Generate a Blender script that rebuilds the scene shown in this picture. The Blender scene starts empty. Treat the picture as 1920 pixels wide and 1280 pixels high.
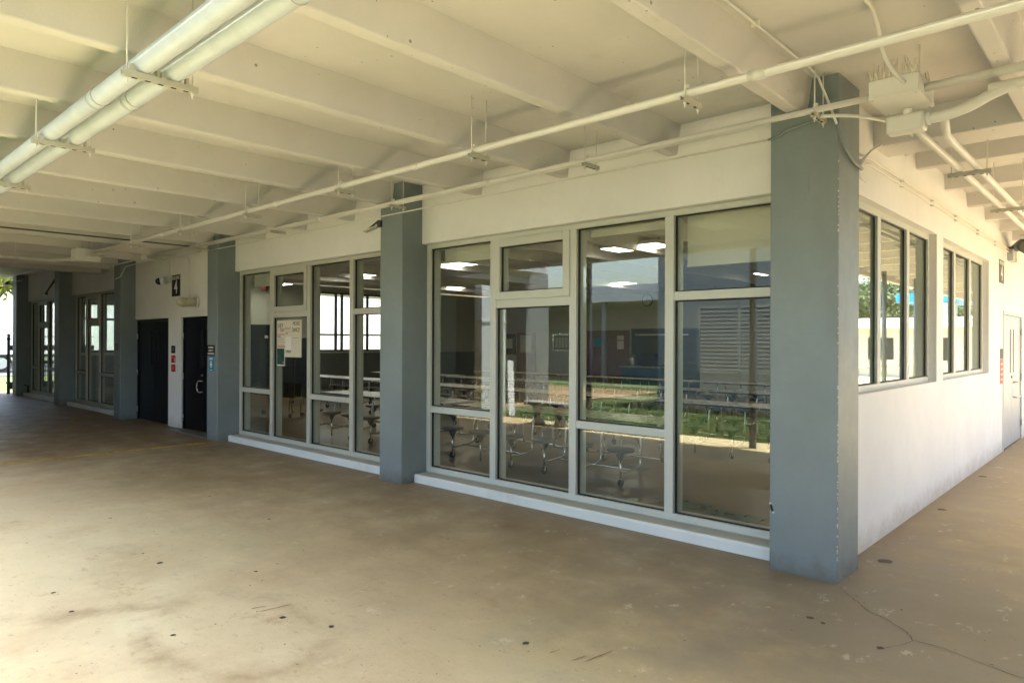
import bpy, bmesh, math, random
from mathutils import Vector, Matrix
random.seed(7)
sc = bpy.context.scene
col = sc.collection

# ------------------------------------------------------------------ camera
cam_d = bpy.data.cameras.new("camera"); cam = bpy.data.objects.new("camera", cam_d); col.objects.link(cam)
cam_d.sensor_width = 36.0; cam_d.lens = 24.23; cam_d.clip_start = 0.05; cam_d.clip_end = 2000
YAW, PITCH, ROLL = math.radians(42.9), math.radians(0.077), math.radians(0.217)
f = Vector((-math.sin(YAW), math.cos(YAW), 0)); r = Vector((math.cos(YAW), math.sin(YAW), 0)); u = Vector((0, 0, 1))
f, u = f*math.cos(PITCH)+u*math.sin(PITCH), u*math.cos(PITCH)-f*math.sin(PITCH)
r, u = r*math.cos(ROLL)+u*math.sin(ROLL), u*math.cos(ROLL)-r*math.sin(ROLL)
M = Matrix((r, u, -f)).transposed().to_4x4(); M.translation = (0, 0, 1.70)
cam.matrix_world = M
sc.camera = cam
# ------------------------------------------------------------------ sky and sun
SUN = Vector((0.20, -0.12, 1.0)).normalized()
w = bpy.data.worlds.new("World"); sc.world = w; w.use_nodes = True
wn = w.node_tree.nodes; wl = w.node_tree.links
sky = wn.new("ShaderNodeTexSky"); sky.sky_type = 'NISHITA'; sky.sun_disc = False
sky.sun_elevation = math.asin(SUN.z); sky.sun_rotation = math.atan2(SUN.x, SUN.y)
sky.air_density = 1.2; sky.dust_density = 2.5; sky.ozone_density = 1.0
bg = wn["Background"]; bg.inputs[1].default_value = 0.15
wl.new(sky.outputs[0], bg.inputs[0])
sd = bpy.data.lights.new("sun", 'SUN'); sd.energy = 4.4; sd.angle = math.radians(0.53); sd.color = (1.0, 0.94, 0.84)
so = bpy.data.objects.new("sun", sd); col.objects.link(so)
so.rotation_euler = SUN.to_track_quat('Z', 'Y').to_euler(); so.location = (0, -10, 30)
# ------------------------------------------------------------------ exposure
sc.view_settings.view_transform = 'Standard'; sc.view_settings.look = 'None'; sc.view_settings.gamma = 1.0
sc.view_settings.use_curve_mapping = False; sc.view_settings.exposure = 2.8
sc.render.engine = 'CYCLES'
cy = sc.cycles
cy.use_denoising = True
try: cy.denoiser = 'OPENIMAGEDENOISE'
except Exception: pass
cy.max_bounces = 14; cy.diffuse_bounces = 7; cy.glossy_bounces = 5; cy.transparent_max_bounces = 16; cy.transmission_bounces = 4
cy.sample_clamp_indirect = 6.0; cy.caustics_reflective = False; cy.caustics_refractive = False
cy.use_light_tree = True

# ------------------------------------------------------------------ materials
MAT = {}
class NT:
    def __init__(s, name):
        m = bpy.data.materials.new(name); m.use_nodes = True; MAT[name] = m
        s.m = m; s.n = m.node_tree.nodes; s.l = m.node_tree.links
        s.p = s.n["Principled BSDF"]; s.out = s.n["Material Output"]
        s.tc = s.n.new("ShaderNodeTexCoord")
    def node(s, t, **k):
        x = s.n.new(t)
        for a, b in k.items(): setattr(x, a, b)
        return x
    def link(s, a, b): s.l.new(a, b)
    def val(s, sock, v):
        if isinstance(v, (int, float)): sock.default_value = v
        elif isinstance(v, tuple): sock.default_value = v if len(v) == 4 or len(sock.default_value) == 3 else (*v, 1)
        else: s.link(v, sock)
    def math(s, op, a, b=None, c=None, clamp=False):
        x = s.node("ShaderNodeMath", operation=op, use_clamp=clamp)
        s.val(x.inputs[0], a)
        if b is not None: s.val(x.inputs[1], b)
        if c is not None: s.val(x.inputs[2], c)
        return x.outputs[0]
    def noise(s, scale, detail=4, rough=.55, vec=None, sc3=None):
        x = s.node("ShaderNodeTexNoise"); x.inputs["Scale"].default_value = scale
        x.inputs["Detail"].default_value = detail; x.inputs["Roughness"].default_value = rough
        v = vec or s.tc.outputs["Object"]
        if sc3:
            mp = s.node("ShaderNodeMapping"); mp.inputs["Scale"].default_value = sc3; s.link(v, mp.inputs[0]); v = mp.outputs[0]
        s.link(v, x.inputs["Vector"]); return x.outputs["Fac"]
    def ramp(s, fac, a, b, lo=0.0, hi=1.0):
        x = s.node("ShaderNodeMapRange"); x.inputs[1].default_value = a; x.inputs[2].default_value = b
        x.inputs[3].default_value = lo; x.inputs[4].default_value = hi; s.link(fac, x.inputs[0]); return x.outputs[0]
    def mix(s, fac, a, b, blend='MIX'):
        x = s.node("ShaderNodeMix", data_type='RGBA', blend_type=blend)
        s.val(x.inputs[0], fac); s.val(x.inputs[6], a); s.val(x.inputs[7], b); return x.outputs[2]
    def bump(s, h, strength=.2, dist=.005):
        b = s.node("ShaderNodeBump"); b.inputs["Strength"].default_value = strength; b.inputs["Distance"].default_value = dist
        s.link(h, b.inputs["Height"]); s.link(b.outputs[0], s.p.inputs["Normal"])

def c3(c, k=1.0): return (c[0]*k, c[1]*k, c[2]*k, 1)
def paint(name, c, rough=.55, var=.10, metal=0.0, bump=.06, scale=2.0, spec=.5, dirt=None, foot=None):
    t = NT(name)
    a = t.noise(scale, 5, .6); b = t.noise(scale*9, 3)
    k = t.mix(t.ramp(a, .3, .7), c3(c, 1-var), c3(c, 1+var*.6))
    k = t.mix(t.ramp(b, .35, .75, 0, .35), k, c3(c, 1-var*1.2))
    if dirt:
        dn = t.noise(1.1, 6, .7, sc3=(1, 1, .35)); k = t.mix(t.ramp(dn, .55, .8, 0, dirt[1]), k, (*dirt[0], 1))
    if foot:
        sz = t.node("ShaderNodeSeparateXYZ"); t.link(t.tc.outputs["Object"], sz.inputs[0])
        zz = t.math('ADD', sz.outputs[2], t.math('MULTIPLY', t.math('SUBTRACT', t.noise(7, 5, .7), .5), .35))
        k = t.mix(t.ramp(zz, .0, .16, .55, 0), k, (*foot, 1))
    t.link(k, t.p.inputs["Base Color"])
    t.p.inputs["Metallic"].default_value = metal
    t.p.inputs["Specular IOR Level"].default_value = spec
    t.link(t.ramp(t.noise(scale*4, 3), .3, .7, rough-.06, rough+.08), t.p.inputs["Roughness"])
    if bump: t.bump(t.noise(scale*60, 3), bump, .004)
    return t.m

def concrete_paint(name, c, pits=True):
    t = NT(name)
    a = t.noise(.8, 6, .6); b = t.noise(6, 4)
    k = t.mix(t.ramp(a, .3, .7), c3(c, .93), c3(c, 1.05)); k = t.mix(t.ramp(b, .4, .75, 0, .3), k, c3(c, .9))
    h = t.noise(90, 3)
    if pits:
        v = t.node("ShaderNodeTexVoronoi"); v.inputs["Scale"].default_value = 13; t.link(t.tc.outputs["Object"], v.inputs["Vector"])
        msk = t.ramp(t.noise(1.6, 3), .46, .6)
        sz = t.math('MULTIPLY', t.ramp(v.outputs["Color"], .2, 1, .0, .19), msk)
        pit = t.math('LESS_THAN', v.outputs["Distance"], sz)
        k = t.mix(t.math('MULTIPLY', pit, .8), k, c3(c, .30))
        ws = t.noise(1.3, 9, .75); k = t.mix(t.ramp(ws, .585, .66, 0, .30), k, c3((c[0]*.82, c[1]*.76, c[2]*.66)))
        h = t.math('SUBTRACT', h, pit)
    if not pits:
        sz = t.node("ShaderNodeSeparateXYZ"); t.link(t.tc.outputs["Object"], sz.inputs[0])
        zz = t.math('ADD', sz.outputs[2], t.math('MULTIPLY', t.math('SUBTRACT', t.noise(6, 6, .75), .5), .5))
        k = t.mix(t.ramp(zz, .0, .22, .6, 0), k, c3((.45, .38, .28)))
        sm = t.noise(3.5, 6, .75, sc3=(1, 1, .3)); k = t.mix(t.ramp(sm, .60, .75, 0, .22), k, c3((.55, .50, .42)))
    t.link(k, t.p.inputs["Base Color"]); t.p.inputs["Roughness"].default_value = .7
    t.p.inputs["Specular IOR Level"].default_value = .3
    t.bump(h, .22, .006)
    return t.m

concrete_paint('cream_ceiling', (.645, .62, .60))
concrete_paint('cream_wall', (.79, .78, .755), pits=False)
concrete_paint('white_wall', (.76, .755, .74), pits=False)
paint('column_grey', (.205, .242, .245), .45, .10, dirt=((.15, .14, .12), .45), foot=(.10, .085, .06))
paint('sill_white', (.72, .74, .70), .6, .06, dirt=((.42, .38, .30), .5))
paint('sill_top', (.46, .44, .36), .7, .12, dirt=((.3, .26, .2), .6))
paint('frame_grey', (.50, .49, .42), .42, .04, metal=.0, bump=.02)
paint('frame_light', (.55, .56, .50), .42, .04, bump=.02)
paint('pipe_cream', (.71, .69, .65), .45, .06, bump=.03)
paint('pipe_white', (.56, .61, .67), .5, .12, scale=5, bump=.05)
paint('strut_grey', (.50, .48, .40), .45, .08)
paint('gasket', (.012, .012, .012), .6, .1)
t = NT('black_door'); t.p.inputs["Base Color"].default_value = (.004, .005, .009, 1); t.p.inputs["Roughness"].default_value = .3; t.p.inputs["Specular IOR Level"].default_value = .22
paint('steel_door', (.40, .43, .46), .34, .08, bump=.02, dirt=((.34, .30, .26), .5))
paint('steel', (.55, .55, .53), .3, .05, metal=1.0)
paint('chrome', (.75, .75, .73), .14, .03, metal=1.0, bump=0)
paint('dark_metal', (.05, .055, .05), .4, .1)
paint('dark_bronze', (.035, .035, .032), .45, .1)
paint('black', (.012, .012, .012), .5, .1)
paint('sign_dark', (.022, .022, .016), .65, .05, spec=.15)
paint('sign_white', (.72, .72, .66), .65, .03, spec=.15)
paint('sign_grey', (.16, .16, .14), .65, .05, spec=.15)
paint('sign_red', (.42, .02, .025), .65, .08, spec=.15)
paint('sign_pink', (.62, .22, .18), .65, .08, spec=.15)
paint('sign_blue', (.02, .26, .45), .65, .1, spec=.15)
paint('paper', (.66, .60, .47), .8, .05)
paint('paper_white', (.74, .72, .64), .8, .04)
paint('ink', (.03, .035, .035), .7, .1)
paint('ink_red', (.55, .09, .07), .7, .1)
paint('ink_grey', (.45, .42, .34), .7, .1)
paint('photo_teal', (.03, .10, .10), .35, .9, scale=14)
paint('orange', (.75, .22, .03), .5, .1)
paint('room_wall', (.52, .54, .45), .6, .06)
paint('room_dado', (.10, .12, .11), .5, .1)
paint('room_ceiling', (.36, .33, .25), .8, .12)
paint('wood_brown', (.17, .06, .028), .4, .25, scale=3)
paint('table_top', (.46, .44, .38), .28, .06)
paint('stool_plastic', (.045, .05, .052), .4, .1)
paint('rubber', (.015, .015, .015), .7, .1)
paint('blue_plastic', (.01, .07, .13), .4, .1)
paint('clock_face', (.62, .62, .55), .5, .03)
paint('shade_fabric', (.70, .69, .62), .85, .05)
paint('bench_concrete', (.36, .35, .33), .8, .2, scale=4, bump=.3)
paint('court_wall', (.34, .37, .39), .7, .06)
paint('louver', (.62, .63, .60), .5, .08)
paint('navy', (.012, .022, .06), .4, .1)
paint('fascia_white', (.78, .80, .80), .6, .05)
paint('canopy_blue', (.02, .27, .72), .45, .05)
paint('bark', (.12, .09, .06), .9, .3, scale=8, bump=.5)
paint('trailer_white', (.82, .83, .83), .4, .04)
paint('yellow_board', (.65, .47, .05), .5, .1)
paint('amber', (.75, .40, .06), .3, .1)
paint('dome_dark', (.01, .01, .01), .12, .1)
paint('lamp_glass', (.55, .50, .36), .3, .06)
paint('spike', (.70, .64, .52), .4, .1)
paint('gum', (.085, .065, .042), .7, .2)
paint('rust', (.36, .15, .06), .8, .3, scale=20)
paint('chip', (.66, .60, .48), .7, .2)
paint('crack', (.15, .115, .075), .9, .2)
paint('asphalt', (.06, .06, .06), .9, .2)
paint('corridor_blocker', (.34, .34, .32), .7, .1)
paint('low_wall', (.55, .55, .52), .7, .08)

def leaf_mat(name, a, b):
    t = NT(name); oi = t.node("ShaderNodeObjectInfo")
    n = t.noise(1.7, 4); k = t.mix(t.ramp(n, .3, .7), (*a, 1), (*b, 1))
    t.link(k, t.p.inputs["Base Color"]); t.p.inputs["Roughness"].default_value = .55
    tr = t.node("ShaderNodeBsdfTranslucent"); t.link(k, tr.inputs[0])
    mx = t.node("ShaderNodeMixShader"); mx.inputs[0].default_value = .35
    t.link(t.p.outputs[0], mx.inputs[1]); t.link(tr.outputs[0], mx.inputs[2]); t.link(mx.outputs[0], t.out.inputs[0])
leaf_mat('leaf_bright', (.10, .14, .015), (.20, .20, .02))
leaf_mat('leaf_olive', (.10, .13, .05), (.16, .18, .09))
leaf_mat('grass_blade', (.035, .095, .010), (.07, .15, .015))

def lawn_mat():
    t = NT('lawn'); n = t.noise(.7, 6); m = t.noise(22, 4)
    k = t.mix(t.ramp(n, .3, .7), (.05, .085, .015, 1), (.085, .115, .03, 1)); k = t.mix(t.ramp(m, .4, .7, 0, .6), k, (.03, .06, .01, 1))
    t.link(k, t.p.inputs["Base Color"]); t.p.inputs["Roughness"].default_value = .9; t.bump(m, .8, .03)
lawn_mat()

def emit(name, c, s):
    t = NT(name); e = t.node("ShaderNodeEmission"); e.inputs[0].default_value = (*c, 1); e.inputs[1].default_value = s
    t.link(e.outputs[0], t.out.inputs[0])
emit('light_panel', (1.0, .93, .78), 2.4)
emit('exit_red', (1.0, .08, .05), .10)

def glass_mat(name, f0, tint, wob=.0):
    t = NT(name); n = t.n
    lw = t.node("ShaderNodeLayerWeight"); lw.inputs["Blend"].default_value = .5
    p5 = t.math('POWER', lw.outputs["Facing"], 4.2)
    fac = t.math('MULTIPLY_ADD', p5, 1-f0, f0, clamp=True)
    tr = t.node("ShaderNodeBsdfTransparent"); tr.inputs[0].default_value = (*tint, 1)
    gl = t.node("ShaderNodeBsdfGlossy"); gl.inputs["Roughness"].default_value = .0; gl.inputs[0].default_value = (.95, 1, .97, 1)
    if wob:
        b = t.node("ShaderNodeBump"); b.inputs["Strength"].default_value = wob; b.inputs["Distance"].default_value = .01
        t.link(t.noise(2.2, 1), b.inputs["Height"]); t.link(b.outputs[0], gl.inputs["Normal"])
    mx = t.node("ShaderNodeMixShader"); t.link(fac, mx.inputs[0]); t.link(tr.outputs[0], mx.inputs[1]); t.link(gl.outputs[0], mx.inputs[2])
    t.link(mx.outputs[0], t.out.inputs[0])
glass_mat('glass', .062, (.93, .94, .91), .02)
glass_mat('glass_side', .16, (.78, .84, .80), .01)

def floor_mat():
    t = NT('concrete_floor'); O = t.tc.outputs["Object"]
    sx = t.node("ShaderNodeSeparateXYZ"); t.link(O, sx.inputs[0]); X, Y = sx.outputs[0], sx.outputs[1]
    n1 = t.noise(.45, 7, .62); n2 = t.noise(2.4, 6, .6); n3 = t.noise(14, 5, .65); n4 = t.noise(120, 2); n5 = t.noise(.22, 3)
    n8 = t.noise(.9, 8, .68)
    k = t.mix(t.ramp(n1, .38, .62), (.46, .345, .165, 1), (.69, .575, .335, 1))
    k = t.mix(t.ramp(n8, .50, .68, 0, .55), k, (.44, .30, .14, 1))
    k = t.mix(t.ramp(n2, .45, .68, 0, .40), k, (.70, .60, .36, 1))
    k = t.mix(t.ramp(n3, .52, .72, 0, .32), k, (.37, .265, .135, 1))
    k = t.mix(t.ramp(n5, .50, .62, 0, .38), k, (.48, .30, .155, 1))
    n9 = t.noise(260, 2, .6)
    k = t.mix(t.ramp(n4, .5, .75, 0, .35), k, (.74, .65, .43, 1)); k = t.mix(t.ramp(n9, .56, .72, 0, .45), k, (.27, .20, .11, 1))
    n6 = t.noise(38, 4, .7); k = t.mix(t.ramp(n6, .60, .76, 0, .45), k, (.27, .19, .10, 1))
    n7 = t.noise(1.0, 7, .72, sc3=(.5, 2.4, 1)); k = t.mix(t.ramp(n7, .52, .70, 0, .45), k, (.38, .275, .145, 1))
    # daylight falling in at the open edge, painted as paler concrete
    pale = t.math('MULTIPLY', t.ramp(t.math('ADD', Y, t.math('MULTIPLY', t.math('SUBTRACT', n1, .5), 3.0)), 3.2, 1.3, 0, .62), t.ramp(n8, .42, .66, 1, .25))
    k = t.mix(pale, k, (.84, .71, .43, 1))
    # reddish brown, more worn concrete towards the far doors
    nz = t.math('MULTIPLY', t.math('SUBTRACT', n1, .5), 7.0)
    far = t.math('MULTIPLY', t.ramp(t.math('ADD', X, nz), -7.0, -13, 0, .85), t.ramp(n2, .2, .6, .6, 1))
    k = t.mix(far, k, (.16, .080, .030, 1))
    # shade by the facade painted in brown, plus dirt, fading past the corner column
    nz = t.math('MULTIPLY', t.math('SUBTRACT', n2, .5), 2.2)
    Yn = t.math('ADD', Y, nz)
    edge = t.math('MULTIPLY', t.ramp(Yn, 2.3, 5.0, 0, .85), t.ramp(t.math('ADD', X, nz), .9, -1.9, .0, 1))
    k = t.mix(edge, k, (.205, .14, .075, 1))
    crn = t.math('MULTIPLY', t.ramp(t.math('ADD', X, nz), -3.4, -1.6), t.math('MULTIPLY', t.ramp(Yn, 2.8, 4.0), t.ramp(Yn, 7.2, 5.4)))  # grey staining by the corner, broadened to stand for dimmer light there
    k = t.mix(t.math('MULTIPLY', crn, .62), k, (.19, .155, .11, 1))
    # crisp scuffs, blotches and grit
    s1 = t.noise(9, 10, .78, sc3=(.75, 1.3, 1)); k = t.mix(t.ramp(s1, .575, .62, 0, .34), k, (.30, .215, .115, 1))
    s2 = t.noise(4.5, 10, .8, sc3=(1.2, .8, 1)); k = t.mix(t.ramp(s2, .59, .63, 0, .36), k, (.78, .68, .47, 1))
    s3 = t.noise(2.1, 9, .75); k = t.mix(t.ramp(s3, .60, .66, 0, .42), k, (.40, .225, .10, 1))
    s4 = t.noise(26, 6, .8); k = t.mix(t.ramp(s4, .61, .65, 0, .42), k, (.22, .155, .085, 1))
    # swirl of dust left by puddled water: ring + tail
    wob = t.math('MULTIPLY', t.math('SUBTRACT', t.noise(2.2, 6, .7), .5), 1.0)
    ex = t.math('DIVIDE', t.math('ADD', X, 3.98), .66); ey = t.math('DIVIDE', t.math('SUBTRACT', Y, 1.87), .42)
    d = t.math('SQRT', t.math('ADD', t.math('MULTIPLY', ex, ex), t.math('MULTIPLY', ey, ey)))
    d = t.math('ADD', d, wob)
    ring = t.math('SUBTRACT', 1.0, t.math('DIVIDE', t.math('ABSOLUTE', t.math('SUBTRACT', d, 1.0)), .30), clamp=True)
    # tail: along the line from (-5.6,.7) to (-4.2,2.15)
    tl = t.math('SUBTRACT', t.math('MULTIPLY', t.math('ADD', X, 5.15), .80), t.math('MULTIPLY', t.math('SUBTRACT', Y, .96), .60))
    al = t.math('ADD', t.math('MULTIPLY', t.math('ADD', X, 5.15), .60), t.math('MULTIPLY', t.math('SUBTRACT', Y, .96), .80))
    tail = t.math('SUBTRACT', 1.0, t.math('DIVIDE', t.math('ABSOLUTE', t.math('ADD', tl, t.math('MULTIPLY', wob, .5))), .13), clamp=True)
    tail = t.math('MULTIPLY', tail, t.math('MULTIPLY', t.ramp(al, -.6, -.2), t.ramp(al, 1.3, .8)))
    st = t.math('MULTIPLY', t.math('MAXIMUM', ring, tail), t.ramp(t.noise(2.6, 6, .72), .40, .64, .0, .62))
    k = t.mix(st, k, (.31, .205, .10, 1))
    # small dark specks
    v = t.node("ShaderNodeTexVoronoi"); v.inputs["Scale"].default_value = 2.2; t.link(O, v.inputs["Vector"])
    sp = t.math('LESS_THAN', v.outputs["Distance"], t.ramp(v.outputs["Color"], .55, 1, 0, .028))
    k = t.mix(t.math('MULTIPLY', sp, .8), k, (.06, .045, .03, 1))
    t.link(k, t.p.inputs["Base Color"])
    t.link(t.ramp(n2, .3, .7, .40, .62), t.p.inputs["Roughness"])
    t.p.inputs["Specular IOR Level"].default_value = .3
    h = t.math('ADD', t.math('MULTIPLY', n3, .7), t.math('MULTIPLY', n4, .35))
    t.bump(h, .12, .006)
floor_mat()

def tile_mat():
    t = NT('terrazzo'); O = t.tc.outputs["Object"]
    n = t.noise(1.2, 4); m = t.noise(60, 3)
    k = t.mix(t.ramp(n, .3, .7), (.19, .14, .065, 1), (.25, .19, .10, 1)); k = t.mix(t.ramp(m, .45, .7, 0, .5), k, (.11, .085, .045, 1))
    t.link(k, t.p.inputs["Base Color"]); t.p.inputs["Roughness"].default_value = .32; t.p.inputs["Specular IOR Level"].default_value = .22
tile_mat()
paint('green_tile', (.07, .11, .05), .3, .1)

def worn_line():
    t = NT('worn_yellow'); n = t.noise(6, 6, .7)
    t.p.inputs["Base Color"].default_value = (.55, .34, .04, 1); t.p.inputs["Roughness"].default_value = .6
    tr = t.node("ShaderNodeBsdfTransparent"); mx = t.node("ShaderNodeMixShader")
    t.link(t.ramp(n, .30, .52, .25, .95), mx.inputs[0]); t.link(tr.outputs[0], mx.inputs[1]); t.link(t.p.outputs[0], mx.inputs[2]); t.link(mx.outputs[0], t.out.inputs[0])
worn_line()

# ------------------------------------------------------------------ mesh helpers
class MB:
    def __init__(s): s.v = []; s.fc = []; s.sm = []
    def quad(s, pts):
        i = len(s.v); s.v += [tuple(p) for p in pts]; s.fc.append(tuple(range(i, i+len(pts)))); s.sm.append(False); return s
    def box(s, x0, x1, y0, y1, z0, z1):
        i = len(s.v)
        s.v += [(x0, y0, z0), (x1, y0, z0), (x1, y1, z0), (x0, y1, z0), (x0, y0, z1), (x1, y0, z1), (x1, y1, z1), (x0, y1, z1)]
        for q in ((3, 2, 1, 0), (4, 5, 6, 7), (0, 1, 5, 4), (1, 2, 6, 5), (2, 3, 7, 6), (3, 0, 4, 7)):
            s.fc.append(tuple(i+a for a in q)); s.sm.append(False)
        return s
    def bar(s, a, b, wx, wz):
        """box-section bar from a to b"""
        a, b = Vector(a), Vector(b); d = (b-a).normalized(); up = Vector((0, 0, 1)) if abs(d.z) < .9 else Vector((1, 0, 0))
        x = d.cross(up).normalized()*wx/2; y = x.cross(d).normalized()*wz/2; i = len(s.v)
        for p in (a, b): s.v += [tuple(p-x-y), tuple(p+x-y), tuple(p+x+y), tuple(p-x+y)]
        for q in ((0, 1, 2, 3), (7, 6, 5, 4), (0, 4, 5, 1), (1, 5, 6, 2), (2, 6, 7, 3), (3, 7, 4, 0)):
            s.fc.append(tuple(i+k for k in q)); s.sm.append(False)
        return s
    def tube(s, pts, rad, seg=12, cap=True):
        pts = [Vector(p) for p in pts]; rads = rad if isinstance(rad, (list, tuple)) else [rad]*len(pts)
        n = len(pts); base = len(s.v); prev = None
        for k in range(n):
            d = (pts[min(k+1, n-1)]-pts[max(k-1, 0)]).normalized()
            if prev is None:
                up = Vector((0, 0, 1)) if abs(d.z) < .9 else Vector((1, 0, 0)); x = d.cross(up).normalized()
            else:
                x = (prev - d*prev.dot(d)).normalized()
            prev = x; y = d.cross(x)
            for j in range(seg):
                t = 2*math.pi*j/seg; s.v.append(tuple(pts[k]+(x*math.cos(t)+y*math.sin(t))*rads[k]))
        for k in range(n-1):
            for j in range(seg):
                a = base+k*seg+j; b = base+k*seg+(j+1) % seg
                s.fc.append((a, b, b+seg, a+seg)); s.sm.append(True)
        if cap:
            s.fc.append(tuple(base+j for j in reversed(range(seg)))); s.sm.append(False)
            s.fc.append(tuple(base+(n-1)*seg+j for j in range(seg))); s.sm.append(False)
        return s
    def disc(s, c, rad, seg=10, ry=None):
        i = len(s.v)
        for j in range(seg):
            t = 2*math.pi*j/seg; s.v.append((c[0]+rad*math.cos(t), c[1]+(ry or rad)*math.sin(t), c[2]))
        s.fc.append(tuple(range(i, i+seg))); s.sm.append(False); return s
    def build(s, name, mat, parent=None, bevel=0.0, seg=2):
        me = bpy.data.meshes.new(name); me.from_pydata(s.v, [], s.fc)
        me.polygons.foreach_set("use_smooth", s.sm); me.update()
        o = bpy.data.objects.new(name, me); col.objects.link(o)
        me.materials.append(MAT[mat])
        if bevel:
            b = o.modifiers.new("bevel", 'BEVEL'); b.width = bevel; b.segments = seg; b.limit_method = 'ANGLE'
        if parent is not None: attach(o, parent)
        return o
def attach(o, parent):
    o.parent = parent
    p = parent; loc = Vector((0, 0, 0))
    if p.type == 'EMPTY' and p.parent is None: loc = p.location
    o.matrix_parent_inverse = Matrix.Translation(-loc)
def tag(o, label=None, cat=None, group=None, kind=None):
    if label: o["label"] = label
    if cat: o["category"] = cat
    if group: o["group"] = group
    if kind: o["kind"] = kind
    return o
def empty(name, loc, label, cat, group=None):
    o = bpy.data.objects.new(name, None); col.objects.link(o); o.location = loc; o.empty_display_size = .2
    return tag(o, label, cat, group)
def bez(pts, n=10):
    """smooth path through points (Catmull-Rom)"""
    P = [Vector(p) for p in pts]; P = [P[0]*2-P[1]]+P+[P[-1]*2-P[-2]]; out = []
    for i in range(1, len(P)-2):
        for k in range(n):
            t = k/n; a, b, c, d = P[i-1:i+3]
            out.append(.5*((2*b)+(c-a)*t+(2*a-5*b+4*c-d)*t*t+(3*b-a-3*c+d)*t**3))
    out.append(P[-2]); return out
def text(name, body, h, loc, rotz, mat, parent, width=None, align='CENTER', ext=.0015, bold=0.0):
    cu = bpy.data.curves.new(name, 'FONT'); cu.body = body; cu.size = h*1.38; cu.align_x = align; cu.align_y = 'CENTER'; cu.extrude = ext; cu.offset = bold
    tmp = bpy.data.objects.new(name, cu); col.objects.link(tmp)
    dg = bpy.context.evaluated_depsgraph_get(); me = bpy.data.meshes.new_from_object(tmp.evaluated_get(dg))
    bpy.data.objects.remove(tmp)
    xs = [v.co.x for v in me.vertices] or [0]; s = 1.0
    if width: s = width/max(1e-4, max(xs)-min(xs))
    R = Matrix.Translation(loc) @ Matrix.Rotation(rotz, 4, 'Z') @ Matrix.Rotation(math.pi/2, 4, 'X') @ Matrix.Diagonal((s, 1, 1, 1))
    me.transform(R); me.materials.clear(); me.materials.append(MAT[mat])
    o = bpy.data.objects.new(name, me); col.objects.link(o); attach(o, parent); return o

# ------------------------------------------------------------------ layout constants (metres; camera stands at x=0, y=0)
CR = [-1.63, -6.583, -11.585, -16.34, -21.01, -25.60]     # right faces of the facade columns
CL = [-2.122, -7.022, -11.99, -16.752, -21.43, -26.06]    # left faces
YC, YH, YF, YS = 5.147, 5.45, 5.53, 5.33                  # column front, header wall, window frame, sill front
ZC, ZB, ZF = 3.62, 3.36, 3.72                             # ceiling, beam soffit, flat soffit at the far end
XW = -1.735                                               # side wall
ROOM_W, ROOM_B = -21.3, 21.0                              # room west wall, back wall

# ------------------------------------------------------------------ ground
g = MB().box(-400, 400, -400, 400, -.6, -.05).build('lawn', 'lawn'); tag(g, kind='structure')
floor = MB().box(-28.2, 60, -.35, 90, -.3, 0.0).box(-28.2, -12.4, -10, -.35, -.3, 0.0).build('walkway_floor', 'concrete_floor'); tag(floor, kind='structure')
rd = MB().box(-75, -40.5, -60, 80, -.5, -.012).build('service_road', 'asphalt'); tag(rd, kind='structure')
rf = MB().box(ROOM_W, -1.9, 5.62, ROOM_B, -.2, .012).build('cafeteria_floor', 'terrazzo'); tag(rf, kind='structure')
rf2 = MB().box(-25.6, ROOM_W-.2, 5.62, 11, -.2, .012).build('side_room_floor', 'terrazzo'); tag(rf2, kind='structure')
for (x, y) in ((-3.6, 6.55), (-4.3, 6.25), (-3.0, 6.4), (-5.2, 7.9), (-6.9, 8.6), (-2.5, 7.4)):
    MB().box(x-.28, x+.28, y-.14, y+.14, .012, .015).build('floor_tile', 'green_tile', rf)

# painted lines, cracks, gum and scratches on the walkway
MB().box(-11.67, -11.57, 1.2, 5.12, .0, .004).build('painted_line', 'worn_yellow', floor)
m = MB()
for k in range(22):
    a0 = math.radians(60+k*11); a1 = math.radians(60+(k+1)*11)
    for (c, s0) in (((-16.4, 4.75), 1.0),):
        p = [(c[0]+(R_)*math.cos(a)*1.1, c[1]+(R_)*math.sin(a)*.55, .004) for R_, a in ((.78, a0), (.84, a0), (.84, a1), (.78, a1))]
        m.quad(p)
m.build('painted_arc', 'worn_yellow', floor)
def ribbon(pts, wd, z=.003, jit=.35):
    m = MB(); P = [Vector((*p, z)) for p in pts]; L = []
    for i, p in enumerate(P):
        d = (P[min(i+1, len(P)-1)]-P[max(i-1, 0)]).normalized(); n = Vector((-d.y, d.x, 0)); ww = wd*(1+random.uniform(-jit, jit))/2
        if i in (0, len(P)-1): ww *= .3
        L.append((p-n*ww, p+n*ww))
    for a, b in zip(L, L[1:]): m.quad([a[0], a[1], b[1], b[0]][::-1])
    return m
def wander(pts, n, amp):
    out = []
    for (a, b) in zip(pts, pts[1:]):
        for k in range(n):
            t = k/n; out.append((a[0]+(b[0]-a[0])*t+random.uniform(-amp, amp), a[1]+(b[1]-a[1])*t+random.uniform(-amp, amp)))
    out.append(pts[-1]); return out
ribbon(wander([(-1.62, 5.12), (-1.42, 4.88), (-1.32, 4.76), (-1.20, 4.70), (-1.07, 4.58), (-1.0, 4.47), (-.86, 4.47), (-.55, 4.36), (-.1, 4.34)], 8, .006), .006).build('crack', 'crack', floor)
ribbon(wander([(-1.0, 4.47), (-1.03, 4.37), (-1.12, 4.2)], 6, .006), .004).build('crack', 'crack', floor)
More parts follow.
